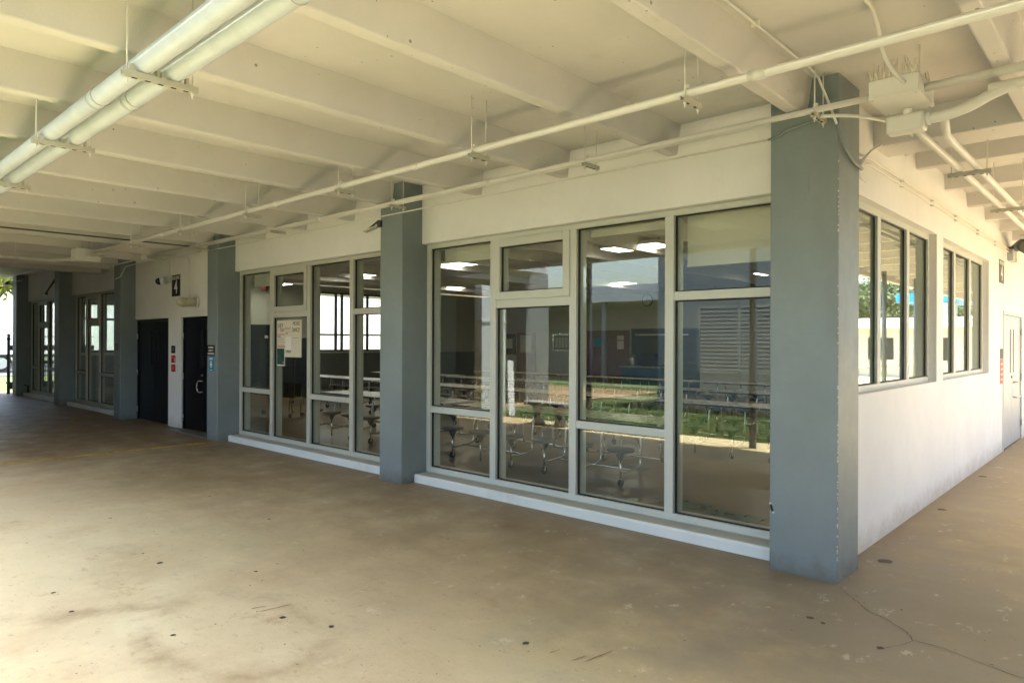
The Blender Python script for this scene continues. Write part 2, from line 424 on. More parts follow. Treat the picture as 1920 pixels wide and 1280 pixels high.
gum = [(530, 1157, .020), (505, 973, .018), (300, 1055, .022), (985, 1205, .020), (1518, 1158, .022), (1543, 1168, .016), (1650, 1214, .020), (134, 1146, .018), (622, 1174, .017), (325, 1190, .015), (393, 930, .016),
       (542, 918, .016), (207, 971, .014), (100, 1111, .015), (480, 1071, .015), (268, 1037, .012), (1690, 1143, .010), (840, 1010, .011), (1765, 955, .045), (1660, 1052, .05), (1842, 893, .05), (1015, 960, .011)]
for (px, py, rr) in gum:
    d = f+(px-960)/1292.15*r-(py-640)/1292.15*u; t = -1.70/d.z; p = Vector((0, 0, 1.7))+d*t
    m = MB(); n = 9; i0 = [(p.x+rr*(1+random.uniform(-.3, .3))*math.cos(6.283*j/n), p.y+rr*(1+random.uniform(-.3, .3))*math.sin(6.283*j/n), .0025) for j in range(n)]
    m.quad(i0); m.build('gum_spot', 'gum', floor)
m = MB()
for k in range(260):
    x, y = random.uniform(-9, -.2), random.uniform(.9, 5.0); rr = random.uniform(.003, .009); n = random.choice((5, 6, 7)); a0 = random.uniform(0, 6.28); el_ = random.uniform(.4, 1)
    m.quad([(x+rr*random.uniform(.6, 1.3)*math.cos(a0+6.283*j/n), y+rr*el_*random.uniform(.6, 1.3)*math.sin(a0+6.283*j/n), .0022) for j in range(n)])
o = m.build('grit', 'crack', floor); o["kind"] = "stuff"
for a, b in (((1.0, 0), (1.0, 0)),):
    for (ax, ay, bx, by) in ((470, 1141, 500, 1136), (485, 1147, 548, 1132), (1072, 1238, 1100, 1229), (1097, 1240, 1150, 1219), (1030, 1224, 1050, 1217)):
        q = []
        for (px, py) in ((ax, ay), (bx, by)):
            d = f+(px-960)/1292.15*r-(py-640)/1292.15*u; t = -1.70/d.z; p = Vector((0, 0, 1.7))+d*t; q.append((p.x, p.y))
        ribbon(wander(q, 6, .002), .007).build('scratch', 'rust', floor)

# ------------------------------------------------------------------ the building
bld = empty('school_building', (-11.6, 5.5, 0), 'long white school cafeteria building with grey columns and tall windows', 'building')
tops = [ZC, ZC, ZC, ZC, ZF, ZF]
for i in range(6):
    c = MB().box(CL[i], CR[i], YC, 5.62, -.05, tops[i]+.02).build('column', 'column_grey', bld, bevel=.012)
    if i == 0:
        m = MB().box(-1.905, -1.835, YC-.004, YC+.01, 2.80, 2.925); m.build('patch_plate', 'column_grey', c, bevel=.002)
        m = MB()
        for k in range(70):
            z = random.choice((random.uniform(.02, 1.2), random.uniform(.02, 3.0))); h = random.uniform(.003, .014); d = random.uniform(.002, .006)
            m.box(CR[0]-d, CR[0]+.0012, YC-.0012, YC+d, z, z+h)
        o = m.build('paint_chip', 'chip', c); o["kind"] = "stuff"
        m = MB(); 
        for k in range(5): m.quad([(-2.122+.004*k, YC-.0015, .50-.012*k), (-2.105+.004*k, YC-.0015, .50-.012*k), (-2.098+.004*k, YC-.0015, .475-.012*k), (-2.112+.004*k, YC-.0015, .47-.012*k)][::-1])
        m.build('paint_scrape', 'chip', c)
# header walls and sills by bay
def glazed_bay(i, mulls, pats, shades=(), mat='frame_grey', depth=.17, mw=.045):
    xl, xr = CR[i+1], CL[i]; top = tops[i+1]
    MB().box(xl, xr, YH, 5.66, 2.90, top+.02).build('header_wall', 'cream_wall', bld, bevel=.006)
    sl = MB().box(xl+.006, xr-.006, YS, 5.66, -.05, .098).build('sill', 'sill_white', bld, bevel=.018, seg=3)
    MB().box(xl+.03, xr-.03, YS+.022, YF-.002, .098, .1005).build('sill_top', 'sill_top', sl)
    # outer frame
    y0, y1 = YF, YF+depth
    fr = MB()
    fr.box(xl+.002, xl+.07, y0, y1, .104, 2.897).box(xr-.07, xr-.002, y0, y1, .104, 2.897)
    fr.box(xl+.07, xr-.07, y0, y1, 2.845, 2.897).box(xl+.07, xr-.07, y0, y1, .104, .168)
    win = fr.build('window', mat, bld, bevel=.004)
    edges = [xl+.07]+[v for mm in mulls for v in (mm-mw, mm+mw)]+[xr-.07]
    for mm in mulls:
        MB().box(mm-mw, mm+mw, y0-.004, y1+.003, .168, 2.845).build('mullion', mat, win, bevel=.004)
    def pane(x0, x1, z0, z1, yo=0.0):
        MB().box(x0, x1, 5.585+yo, 5.593+yo, z0, z1).build('pane', 'glass', win)
        gk = MB()
        gw = .011
        gk.box(x0, x0+gw, 5.560+yo, 5.584+yo, z0, z1).box(x1-gw, x1, 5.560+yo, 5.584+yo, z0, z1).box(x0+gw, x1-gw, 5.560+yo, 5.584+yo, z0, z0+gw).box(x0+gw, x1-gw, 5.560+yo, 5.584+yo, z1-gw, z1)
        gk.build('gasket', 'gasket', win)
    for k, pt in enumerate(pats):
        x0, x1 = edges[2*k], edges[2*k+1]
        if pt == 'low':
            MB().box(x0, x1, y0+.002, y1, .838, .915).build('transom', mat, win, bevel=.004); pane(x0, x1, .168, .838); pane(x0, x1, .915, 2.845)
        elif pt == 'high':
            MB().box(x0, x1, y0+.002, y1, 2.082, 2.160).build('transom', mat, win, bevel=.004); pane(x0, x1, .168, 2.082); pane(x0, x1, 2.160, 2.845)
        elif pt == 'vent':
            MB().box(x0, x1, y0+.002, y1, 2.082, 2.178).build('transom', mat, win, bevel=.004); pane(x0, x1, .168, 2.082)
            s0, s1 = x0-.012, x1+.012; z0, z1 = 2.172, 2.842; yy = y0-.022; bw = .085
            sm = MB().box(s0, s0+bw, yy, y1-.04, z0, z1).box(s1-bw, s1, yy, y1-.04, z0, z1).box(s0+bw, s1-bw, yy, y1-.04, z1-bw, z1).box(s0+bw, s1-bw, yy, y1-.04, z0, z0+bw)
            sm.build('vent_sash', mat, win, bevel=.004); pane(s0+bw, s1-bw, z0+bw, z1-bw, -.02)
    for (k, z) in shades:
        x0, x1 = edges[2*k], edges[2*k+1]
        MB().box(x0+.01, x1-.01, 5.76, 5.768, z, 2.95).box(x0+.01, x1-.01, 5.755, 5.773, z-.02, z+.006).build('roller_shade', 'shade_fabric', win)
    return win
glazed_bay(0, (-5.43, -4.30, -3.20), ('low', 'vent', 'low', 'high'), ((0, 2.70), (2, 2.80), (3, 2.42)), 'frame_light')
win2 = glazed_bay(1, (-10.465, -9.33, -8.205), ('low', 'vent', 'low', 'high'), ((0, 2.66),))
glazed_bay(3, (-20.08, -19.04, -17.95), ('low', 'vent', 'low', 'low'), depth=.10, mw=.035)
glazed_bay(4, (-24.735, -23.67, -22.60), ('low', 'vent', 'low', 'low'), depth=.10, mw=.035)
# bay with the two black double doors
xl, xr = CR[3], CL[2]
D = ((-16.33, -14.50), (-13.88, -12.02))
MB().box(xl, xr, YH, 5.66, 2.165, ZC+.02).box(D[0][1], D[1][0], YH+.001, 5.66, -.05, 2.165).box(D[1][1], xr, YH+.001, 5.66, -.05, 2.165).build('door_wall', 'cream_wall', bld)
MB().box(-14.0, -12.0, 5.18, 5.44, -.05, .012).build('door_threshold', 'column_grey', bld, bevel=.006)
for di, (a, b) in enumerate(D):
    df = MB().box(a, a+.045, 5.485, 5.62, -.02, 2.163).box(b-.045, b-.002, 5.485, 5.62, -.02, 2.163).box(a+.045, b-.045, 5.485, 5.62, 2.118, 2.163).build('door', 'black_door', bld, bevel=.003)
    mid = (a+b)/2; sw = .052
    for (x0, x1, slit) in ((a+.048, mid-.002, mid-.14), (mid+.002, b-.048, mid+.14)):
        MB().box(x0, slit-sw, 5.515, 5.56, .012, 2.115).box(slit+sw, x1, 5.515, 5.56, .012, 2.115).box(slit-sw, slit+sw, 5.515, 5.56, .012, 1.20).box(slit-sw, slit+sw, 5.515, 5.56, 1.93, 2.115).build('door_leaf', 'black_door', df)
        MB().box(slit-sw, slit+sw, 5.534, 5.540, 1.20, 1.93).build('slit_pane', 'glass', df)
        MB().box(slit-sw-.012, slit+sw+.012, 5.60, 5.61, 1.15, 1.98).build('slit_backing', 'black', df)
    for xx in (a+.02, b-.02):
        for z in (.22, 1.02, 1.80):
            MB().tube([(xx, 5.482, z-.06), (xx, 5.482, z+.06)], .014, 8).box(xx-.03, xx+.03, 5.478, 5.484, z-.06, z+.06).build('hinge', 'steel', df)
    if di == 1:
        hx = mid-.09
        MB().tube(bez([(hx+.0, 5.515, .95), (hx-.02, 5.47, .955), (hx-.06, 5.455, .945), (hx-.085, 5.45, .90), (hx-.085, 5.45, .80), (hx-.06, 5.455, .755), (hx-.02, 5.47, .745), (hx, 5.515, .75)], 6), .011, 8).build('pull_handle', 'steel', df)
        MB().tube([(hx-.0, 5.515, 1.06), (hx, 5.495, 1.06)], .02, 12).build('lock_cylinder', 'steel', df)
# side wall with two window openings and the steel door
XI = -1.95
O1, O2, DR = (5.75, 8.71), (9.03, 12.0), (13.28, 15.38)
zs, zh = 1.287, 2.905
MB().box(XI, XW, 5.62, 40, zh, ZC+.02).box(XI, XW, 5.62, DR[0], -.05, zs).box(XI, XW, 5.62, O1[0], zs, zh).box(XI, XW, O1[1], O2[0], zs, zh).box(XI, XW, O2[1], DR[0], zs, zh)\
    .box(XI, XW, DR[0], DR[1], 2.235, zh).box(XI, XW, DR[1], 40, -.05, zh).build('side_wall', 'white_wall', bld)
for (a, b, ms) in ((O1[0], O1[1], (6.80, 7.80)), (O2[0], O2[1], (10.04, 11.02))):
    x0, x1 = -1.93, -1.808
    fr = MB().box(x0, x1, a, a+.06, zs, zh).box(x0, x1, b-.06, b, zs, zh).box(x0, x1, a+.06, b-.06, zh-.06, zh).box(x0, x1, a+.06, b-.06, zs, zs+.055).build('side_window', 'frame_light', bld, bevel=.003)
    ed = [a+.06]+[v for mm in ms for v in (mm-.05, mm+.05)]+[b-.06]
    for mm in ms: MB().box(x0, x1+.004, mm-.05, mm+.05, zs+.055, zh-.06).build('mullion', 'frame_light', fr, bevel=.003)
    for k in range(3):
        y0, y1 = ed[2*k], ed[2*k+1]
        MB().box(-1.842, -1.836, y0, y1, zs+.055, zh-.06).build('pane', 'glass_side', fr)
        MB().box(-1.8355, -1.828, y1-.012, y1, zs+.055, zh-.06).box(-1.8355, -1.828, y0, y0+.012, zs+.055, zh-.06).box(-1.8355, -1.828, y0, y1, zh-.072, zh-.06).box(-1.8355, -1.828, y0, y1, zs+.055, zs+.067).build('gasket', 'gasket', fr)
a, b = DR
sdoor = MB().box(-1.90, XW+.012, a, a+.05, 0, 2.235).box(-1.90, XW+.012, b-.05, b, 0, 2.235).box(-1.90, XW+.012, a+.05, b-.05, 2.18, 2.235).build('side_door', 'frame_light', bld, bevel=.003)
mid = (a+b)/2
for (y0, y1, sl) in ((a+.053, mid-.003, mid-.17), (mid+.003, b-.053, mid+.17)):
    MB().box(-1.79, -1.745, y0, sl-.05, .02, 2.175).box(-1.79, -1.745, sl+.05, y1, .02, 2.175).box(-1.79, -1.745, sl-.05, sl+.05, .02, 1.22).box(-1.79, -1.745, sl-.05, sl+.05, 1.95, 2.175).build('door_leaf', 'steel_door', sdoor)
    MB().box(-1.77, -1.765, sl-.05, sl+.05, 1.22, 1.95).build('slit_pane', 'glass', sdoor); MB().box(-1.80, -1.795, sl-.06, sl+.06, 1.2, 1.97).build('slit_backing', 'black', sdoor)
for z in (.30, 1.12, 1.92): MB().box(XW+.0, XW+.02, b-.06, b+.0, z-.06, z+.06).build('hinge', 'steel', sdoor)
hy = mid+.16
MB().tube(bez([(-1.745, hy-.0, 1.05), (-1.70, hy, 1.055), (-1.675, hy+.06, 1.05), (-1.67, hy+.2, 1.04), (-1.67, hy+.24, 1.0), (-1.67, hy+.24, .86), (-1.67, hy+.2, .81), (-1.675, hy+.06, .80), (-1.70, hy, .795), (-1.745, hy, .80)], 5), .012, 8).build('pull_handle', 'steel', sdoor)
MB().tube([(-1.745, mid-.05, 1.15), (-1.725, mid-.05, 1.15)], .02, 12).build('lock_cylinder', 'steel', sdoor)
# room shell behind the glass
MB().box(ROOM_W-.2, -1.95, ROOM_B, ROOM_B+.2, 0, ZC+.02).build('back_wall', 'room_wall', bld)
MB().box(ROOM_W, -1.95, ROOM_B-.03, ROOM_B, 2.17, 2.23).build('wall_rail', 'frame_grey', bld)
W1, W2, DW = (5.74, 9.2), (12.6, 17.4), (10.0, 11.6)
zz0, zz1 = 1.38, 3.10
MB().box(ROOM_W-.2, ROOM_W, 5.66, W1[0], 0, ZC+.02).box(ROOM_W-.2, ROOM_W, W1[0], W1[1], 0, zz0).box(ROOM_W-.2, ROOM_W, W1[0], W1[1], zz1, ZC+.02).box(ROOM_W-.2, ROOM_W, W1[1], W2[0], 0, ZC+.02)\
    .box(ROOM_W-.2, ROOM_W, W2[0], W2[1], 0, 1.36).box(ROOM_W-.2, ROOM_W, W2[0], W2[1], 3.45, ZC+.02).box(ROOM_W-.2, ROOM_W, W2[1], ROOM_B, 0, ZC+.02).build('end_wall', 'room_wall', bld)
def grid_window(name, x, ys, z0, z1, zr, zmid):
    b = MB()
    for y in ys: b.box(x-.12, x-.04, y-.035, y+.035, z0, z1)
    for z in (z0+.03, zr, z1-.03): b.box(x-.115, x-.045, ys[0]+.035, ys[-1]-.035, z-.03, z+.03)
    o = b.build(name, 'dark_bronze', bld)
    MB().box(x-.083, x-.077, ys[0]+.05, ys[-1]-.05, z0+.06, z1-.06).build('pane', 'glass', o)
grid_window('end_window', ROOM_W, (12.65, 13.75, 14.0, 15.1, 16.2, 17.35), 1.36, 3.45, 1.95, 0)
grid_window('end_window', ROOM_W, (5.76, 6.35, 7.3, 8.2, 9.16), zz0, zz1, 2.3, 0)
MB().box(ROOM_W, ROOM_W+.02, 5.7, ROOM_B-.05, .02, 1.30).build('dado_panel', 'room_dado', bld)
dd = MB().box(ROOM_W+.022, ROOM_W+.06, DW[0], DW[1], .02, 2.25).build('inner_door', 'black_door', bld)
for y in (10.45, 11.05): MB().box(ROOM_W+.06, ROOM_W+.064, y-.06, y+.06, 1.40, 1.90).build('door_light', 'paper_white', dd)
# side room at the far end
XE = -25.6
MB().box(XE-.2, XE, 5.66, 5.84, 0, ZF).box(XE-.2, XE, 5.84, 10.0, 0, .25).box(XE-.2, XE, 5.84, 10.0, 2.95, ZF).box(XE-.2, XE, 10.0, 11, 0, ZF).box(XE, ROOM_W-.2, 11, 11.2, 0, ZF).build('side_room_wall', 'room_wall', bld)
grid_window('end_window', XE-.02, (5.87, 7.0, 8.4, 9.95), .25, 2.95, 1.0, 0)

# ------------------------------------------------------------------ covered walkway roof
can = empty('walkway_canopy', (-9, 2.6, 0), 'cream painted concrete canopy with ribs over the walkway', 'canopy')
MB().box(-18.9, 12, .25, 6.78, ZC, ZC+.25).box(-18.9, 1.6, 6.78, 40, ZC, ZC+.25).box(-18.9, -12.4, -3.6, .25, ZC, ZC+.25).build('roof_slab', 'cream_ceiling', can)
MB().box(-26.5, -18.9, -3.6, 22, ZF, ZF+.2).box(-28.48, -26.6, -3.6, 4.3, ZF, ZF+.2).build('roof_slab', 'cream_ceiling', can)  # second box is unseen, added to close the sky slot at the end
MB().box(-26.6, -26.45, -3.6, 22, 3.70, 4.0).build('fascia', 'cream_ceiling', can)
MB().box(-12.4, 12.05, .15, .25, 3.40, 3.95).build('fascia', 'fascia_white', can)
def stem_y(xc, y0, y1, zb=ZB):
    m = MB(); wb, wt = .05, .085; i = 0
    m.v = [(xc-wb, y0, zb), (xc+wb, y0, zb), (xc+wt, y0, ZC+.01), (xc-wt, y0, ZC+.01), (xc-wb, y1, zb), (xc+wb, y1, zb), (xc+wt, y1, ZC+.01), (xc-wt, y1, ZC+.01)]
    m.fc = [(0, 1, 2, 3), (7, 6, 5, 4), (0, 4, 5, 1), (1, 5, 6, 2), (3, 7, 4, 0)]; m.sm = [False]*5
    m.build('beam', 'cream_ceiling', can, bevel=.012)
cc = [(a+b)/2 for a, b in zip(CL, CR)]
xs = []
for i in range(3):
    for k in range(4): xs.append((cc[i]+(cc[i+1]-cc[i])*k/4, k == 0))
xs += [(cc[3], True), (cc[3]-1.2, False)]
for x, atc in xs:
    y0 = -3.4 if x < -12.4 else .25
    stem_y(x-.02, y0, (YC+.004) if atc else YH+.01)
    if not atc or True: stem_y(x-.02, 5.665, ROOM_B-.01)
MB().box(-18.95, -18.65, -3.4, YH+.01, ZB-.03, ZF+.01).build('girder', 'cream_ceiling', can, bevel=.01)
for x in (-.66, .58, 1.82, 3.06, 4.3, 5.54, 6.78, 8.02, 9.26): stem_y(x, .25, 6.36)
MB().box(XW-.01, 12, 6.36, 6.78, ZB, ZC+.01).build('girder', 'cream_ceiling', can, bevel=.012)
for k in range(16):
    y = 7.80+k*1.29
    m = MB(); m.v = [(XW-.01, y, 3.45), (XW-.01, y+.11, 3.45), (XW-.01, y+.15, ZC+.01), (XW-.01, y-.04, ZC+.01), (1.45, y, 3.45), (1.45, y+.11, 3.45), (1.45, y+.15, ZC+.01), (1.45, y-.04, ZC+.01)]
    m.fc = [(0, 1, 2, 3), (7, 6, 5, 4), (0, 4, 5, 1), (1, 5, 6, 2), (3, 7, 4, 0)]; m.sm = [False]*5; m.build('beam', 'cream_ceiling', can, bevel=.01)
MB().box(1.45, 1.6, 6.78, 40, 3.36, 4.0).build('fascia', 'cream_ceiling', can)
for x in (-4.75, -8.05, 4.5, 9.0):
    q_ = MB().tube([(x, .32, 0), (x, .32, ZB+.01)], .057, 12).build('post', 'column_grey', can); MB().tube([(x, .32, 0.01), (x, .32, 1.9)], .060, 12).build('post_sleeve', 'navy', q_)
for y in (12.8, 15.8, 18.8, 21.9, 25): MB().tube([(1.2, y, 0), (1.2, y, 3.63)], .055, 12).build('post', 'column_grey', can)
for x in (-14, -19, -24): MB().box(x-.2, x+.2, -.4, 0, 0, ZB+.3).build('post', 'column_grey', can)

# ------------------------------------------------------------------ pipes under the ceiling
def hanger(parent, x, y0, y1, zs_, top, pipes, axis='x'):
    """unistrut trapeze across the run at x (axis x) or y (axis y); pipes = [(offset, radius)] sitting on it"""
    def P(a, b, z): return (a, b, z) if axis == 'x' else (b, a, z)
    m = MB()
    A, B = P(x-.018, y0, zs_-.032), P(x+.018, y1, zs_)
    lo = [min(A[i], B[i]) for i in range(3)]; hi = [max(A[i], B[i]) for i in range(3)]
    # channel section: web and two flanges
    if axis == 'x':
        m.box(lo[0], hi[0], lo[1], hi[1], lo[2], lo[2]+.006).box(lo[0], lo[0]+.004, lo[1], hi[1], lo[2]+.006, hi[2]).box(hi[0]-.004, hi[0], lo[1], hi[1], lo[2]+.006, hi[2])
    else:
        m.box(lo[0], hi[0], lo[1], hi[1], lo[2], lo[2]+.006).box(lo[0], hi[0], lo[1], lo[1]+.004, lo[2]+.006, hi[2]).box(lo[0], hi[0], hi[1]-.004, hi[1], lo[2]+.006, hi[2])
    h = m.build('hanger', 'strut_grey', parent)
    for yy in (y0+.025, y1-.025):
        MB().tube([P(x, yy, zs_-.065), P(x, yy, top)], .0045, 6).tube([P(x, yy, zs_-.046), P(x, yy, zs_-.033)], .010, 6).build('rod', 'pipe_cream', h)
    n = max(2, int((y1-y0)/.07))
    for k in range(n):
        c = y0+.06+(y1-y0-.12)*k/max(1, n-1); a, b = P(x-.007, c-.013, zs_-.0345), P(x+.007, c+.013, zs_-.0315)
        lo = [min(a[i], b[i]) for i in range(3)]; hi = [max(a[i], b[i]) for i in range(3)]; MB().box(*[v for i in range(3) for v in (lo[i], hi[i])]).build('slot', 'gasket', h)
    for (yy, rr) in pipes:
        ring = [P(x, yy+(rr+.004)*math.cos(t), zs_+rr+.002+(rr+.004)*math.sin(t)) for t in [2*math.pi*k/20 for k in range(21)]]
        cm = MB()
        for a, b in zip(ring, ring[1:]):
            cm.bar(a, b, .022, .004)
        cm.box(*[v for i in range(3) for v in sorted((P(x-.012, yy-.012, zs_+2*rr)[i], P(x+.012, yy+.012, zs_+2*rr+.024)[i]))])
        cm.build('clamp', 'pipe_cream', h)
def run(name, label, pts, rad, mat, smooth=False, seg=14, cat='pipe'):
    p = pts if not smooth else bez(pts, 8)
    o = MB().tube(p, rad, seg).build(name, mat); tag(o, label, cat); return o
def coupling(parent, a, b, rad, mat, name='coupling'):
    MB().tube([a, b], rad, 16).build(name, mat, parent)

p1 = run('pipe', 'thick cream pipe crossing below the ribs, farther of the two from the windows', [(-13.6, 3.75, 3.20), (9, 3.75, 3.20)], .026, 'pipe_cream', seg=20)
for x in (-2.05, -3.89, -5.74, -7.64, -9.5, -11.35, -13.2, -.2): hanger(p1, x, 3.69, 3.90, 3.172, ZC, ((3.75, .026),))
for x in (-1.62, -4.62, -7.0, -10.2, .1): coupling(p1, (x-.05, 3.75, 3.20), (x+.05, 3.75, 3.20), .030, 'pipe_cream')
p2 = run('pipe', 'cream pipe running along the building just in front of the columns', [(-14.2, 4.95, 3.325), (-1.34, 4.95, 3.325)], .022, 'pipe_cream', seg=16)
for x in (-1.72, -3.70, -6.5, -9.3, -11.9, -14.0): hanger(p2, x, 4.90, 5.12, 3.301, ZC, ((4.95, .022),))
for x in (-4.9, -8.1): coupling(p2, (x-.04, 4.95, 3.325), (x+.04, 4.95, 3.325), .026, 'pipe_cream')
p3 = run('conduit', 'slim cream conduit hugging the wall side of the column pipe', [(-14.2, 5.0, 3.314), (-2.2, 5.0, 3.314)], .012, 'pipe_cream')
p4 = run('conduit', 'thinnest cream conduit below the column pipe, ending in a grey bend', [(-14.0, 5.105, 3.255), (-2.12, 5.125, 3.235)], .008, 'pipe_cream')
run('conduit', 'grey painted conduit bending across the front of the corner column', [(-2.13, 5.125, 3.235), (-2.06, 5.13, 3.245), (-1.98, 5.133, 3.285), (-1.85, 5.133, 3.30), (-1.70, 5.133, 3.33)], .009, 'column_grey', True)
# insulated twin pipes
for (yy, lab) in ((1.33, 'white jacketed insulated pipe, the left one of the thick pair overhead'), (1.48, 'white jacketed insulated pipe, the right one of the thick pair overhead')):
    p = run('insulated_pipe', lab, [(-18.5, yy, 3.15), (9, yy, 3.15)], .053, 'pipe_white', seg=24)
    o1 = 0 if yy < 1.4 else .12
    for x in (-4.62+o1, -8.35+o1, -12.0, -2.55): coupling(p, (x-.045, yy, 3.15), (x+.045, yy, 3.15), .0565, 'pipe_white'); coupling(p, (x-.049, yy, 3.15), (x-.046, yy, 3.15), .058, 'strut_grey', 'band'); coupling(p, (x+.046, yy, 3.15), (x+.049, yy, 3.15), .058, 'strut_grey', 'band')
    if yy < 1.4:
        for x in (-3.87, -5.65, -7.45, -9.25, -11.05, -12.85): hanger(p, x, 1.22, 1.60, 3.095, ZC, ())
    for x in (-3.87, -5.65, -7.45, -9.25, -11.05):
        for sg in (-.063, .063): MB().box(x-.015, x+.015, yy+sg-.007, yy+sg+.007, 3.095, 3.13).build('saddle', 'strut_grey', p)
# far cross pipes
run('conduit', 'dark thin conduit crossing under the ribs at the far left', [(-12.25, -.1, 3.345), (-12.25, 5.0, 3.345)], .011, 'dark_metal')
pf = run('pipe', 'cream pipe running to the hanging box at the far left', [(-15.0, -.1, 3.20), (-15.0, 3.1, 3.20), (-14.85, 3.6, 3.19), (-13.9, 3.78, 3.18)], .03, 'pipe_cream', True)
for y in (1.0, 3.0): hanger(pf, y, -15.06, -14.94, 3.168, ZC, (), axis='y')
run('conduit', 'cream conduit stepping down along the wall left of the black doors', [(-14.5, 4.95, 3.32), (-15.4, 5.05, 3.34), (-16.7, 5.06, 3.34), (-17.2, 5.2, 3.28), (-18.5, 5.42, 3.29), (-18.62, 5.42, 3.29)], .015, 'pipe_cream')
run('conduit', 'cream conduit dropping beside the column left of the black doors', [(-14.5, 5.03, 3.28), (-15.3, 5.10, 3.28), (-15.95, 5.12, 3.27), (-16.28, 5.13, 3.08), (-16.6, 5.132, 3.05)], .013, 'pipe_cream')
run('conduit', 'cream conduit along the soffit edge over the far windows', [(-16.8, 5.43, 3.36), (-18.62, 5.43, 3.36)], .014, 'pipe_cream')
run('conduit', 'thin conduit under the flat soffit along the far windows', [(-18.98, 5.12, 3.70), (-26.3, 5.12, 3.70)], .014, 'pipe_cream')
# boxes
def pull_box(label, x0, x1, y0, y1, z0, z1, spikes, nm='junction_box'):
    bx = empty(nm, ((x0+x1)/2, (y0+y1)/2, z0), label, 'junction box')
    b = MB().box(x0, x1, y0, y1, z0, z1).build('body', 'pipe_cream', bx, bevel=.004)
    MB().box(x0-.004, x1+.004, y0-.004, y1+.004, z0-.006, z0+.012).build('cover', 'pipe_cream', bx, bevel=.002)
    for (sx, sy) in ((x0+.02, y0+.02), (x1-.02, y0+.02), (x0+.02, y1-.02), (x1-.02, y1-.02)):
        MB().tube([(sx, sy, z0-.009), (sx, sy, z0-.005)], .006, 8).build('screw', 'steel', bx)
    for xx in (x0+.04, x1-.04): MB().tube([(xx, (y0+y1)/2, z1-.01), (xx, (y0+y1)/2, ZC)], .0055, 6).build('rod', 'pipe_cream', bx)
    random.seed(3)
    for k in range(spikes):
        row = k % 2; px = x0+.015+(x1-x0-.03)*(k/(spikes-1)); py = y0+.02 if row == 0 else y1-.03
        for q in range(3):
            e = (px+random.uniform(-.035, .035), py+random.uniform(-.03, .03), z1+random.uniform(.075, .12))
            MB().tube([(px, py, z1-.002), e], [.008, .001], 5).build('bird_spike', 'spike', bx)
    return bx
pull_box('cream junction box with bird spikes hanging beside the corner column', -1.345, -1.06, 4.82, 5.22, 3.27, 3.385, 16)
pull_box('cream box hanging at the end of the thick pipe, far left', -13.9, -13.6, 3.58, 3.96, 3.09, 3.30, 0)
pull_box('smaller cream box at the end of the column pipe, above the black doors', -14.5, -14.2, 4.83, 5.07, 3.26, 3.385, 0)
run('pipe', 'thick cream pipe leaving the spiked junction box towards the right edge', [(-1.06, 4.98, 3.325), (9, 4.98, 3.325)], .027, 'pipe_cream', seg=18)
# elbow fitting and the pair along the side wall
el = empty('pull_elbow', (-1.2, 5.35, 3.1), 'cream pull elbow fitting below the spiked junction box', 'conduit fitting')
MB().box(-1.33, -1.10, 5.14, 5.26, 3.115, 3.235).build('body', 'pipe_cream', el, bevel=.02, seg=3)
MB().tube([(-1.10, 5.20, 3.185), (-1.075, 5.20, 3.185)], .042, 16).build('collar', 'pipe_cream', el)
MB().tube([(-1.2, 5.17, 3.23), (-1.2, 5.17, 3.275)], .03, 12).build('nipple', 'pipe_cream', el)
run('conduit', 'wide cream conduit sweeping up and right from the pull elbow', [(-1.09, 5.20, 3.185), (-.98, 5.20, 3.19), (-.86, 5.20, 3.215), (-.74, 5.20, 3.265), (-.62, 5.20, 3.295), (-.45, 5.20, 3.30), (3, 5.20, 3.30)], .034, 'pipe_cream', True, 18)
pa = run('conduit', 'cream conduit along the side wall walkway, nearer the wall of the pair', [(-1.19, 5.24, 3.165), (-1.175, 5.6, 3.15), (-1.17, 20, 3.15)], .026, 'pipe_cream', seg=16)
run('conduit', 'cream conduit along the side wall walkway, outer one of the pair', [(-1.0, 5.21, 3.185), (-1.02, 5.36, 3.165), (-1.05, 5.55, 3.15), (-1.055, 5.8, 3.15), (-1.055, 20, 3.15)], .026, 'pipe_cream', False, 16)
for y in (6.72, 8.80, 11.0, 13.2): hanger(pa, y, -1.26, -.96, 3.122, ZC, (), axis='y')
run('conduit', 'cream conduit bending down from the ceiling into the spiked box', [(-1.15, 2.5, 3.60), (-1.16, 4.0, 3.60), (-1.18, 4.35, 3.58), (-1.20, 4.6, 3.46), (-1.17, 4.74, 3.37), (-1.14, 4.82, 3.335)], .013, 'pipe_cream', True)
pe = run('conduit', 'thin cream conduit clipped along the ceiling rib to the corner column', [(-1.735, 1.0, 3.598), (-1.735, 4.85, 3.598), (-1.72, 5.0, 3.56), (-1.66, 5.08, 3.35), (-1.635, 5.125, 3.24)], .009, 'pipe_cream')
for y in (2.6, 3.99, 4.75): MB().box(-1.76, -1.71, y-.008, y+.008, 3.586, 3.622).build('clip', 'pipe_cream', pe)
run('conduit', 'grey conduit curling round the corner column towards the side wall', [(-1.635, 5.125, 3.245), (-1.615, 5.12, 3.18), (-1.605, 5.2, 3.09), (-1.605, 5.4, 3.03), (-1.61, 5.6, 3.02), (-1.66, 5.75, 3.06)], .011, 'column_grey', True)
run('conduit', 'curved cream conduit from the column hanger to the side wall', [(-1.70, 4.98, 3.285), (-1.50, 5.1, 3.27), (-1.38, 5.5, 3.29), (-1.42, 6.2, 3.38), (-1.55, 6.9, 3.47), (-1.68, 7.3, 3.50), (-1.74, 7.36, 3.50)], .012, 'pipe_cream', True)
lb = empty('conduit_fitting', (-1.68, 5.78, 3.05), 'cream conduit body fixed on the side wall just behind the corner column', 'conduit fitting')
MB().tube([(-1.67, 5.68, 3.03), (-1.67, 5.82, 3.13)], .026, 12).build('body', 'pipe_cream', lb, bevel=.01)
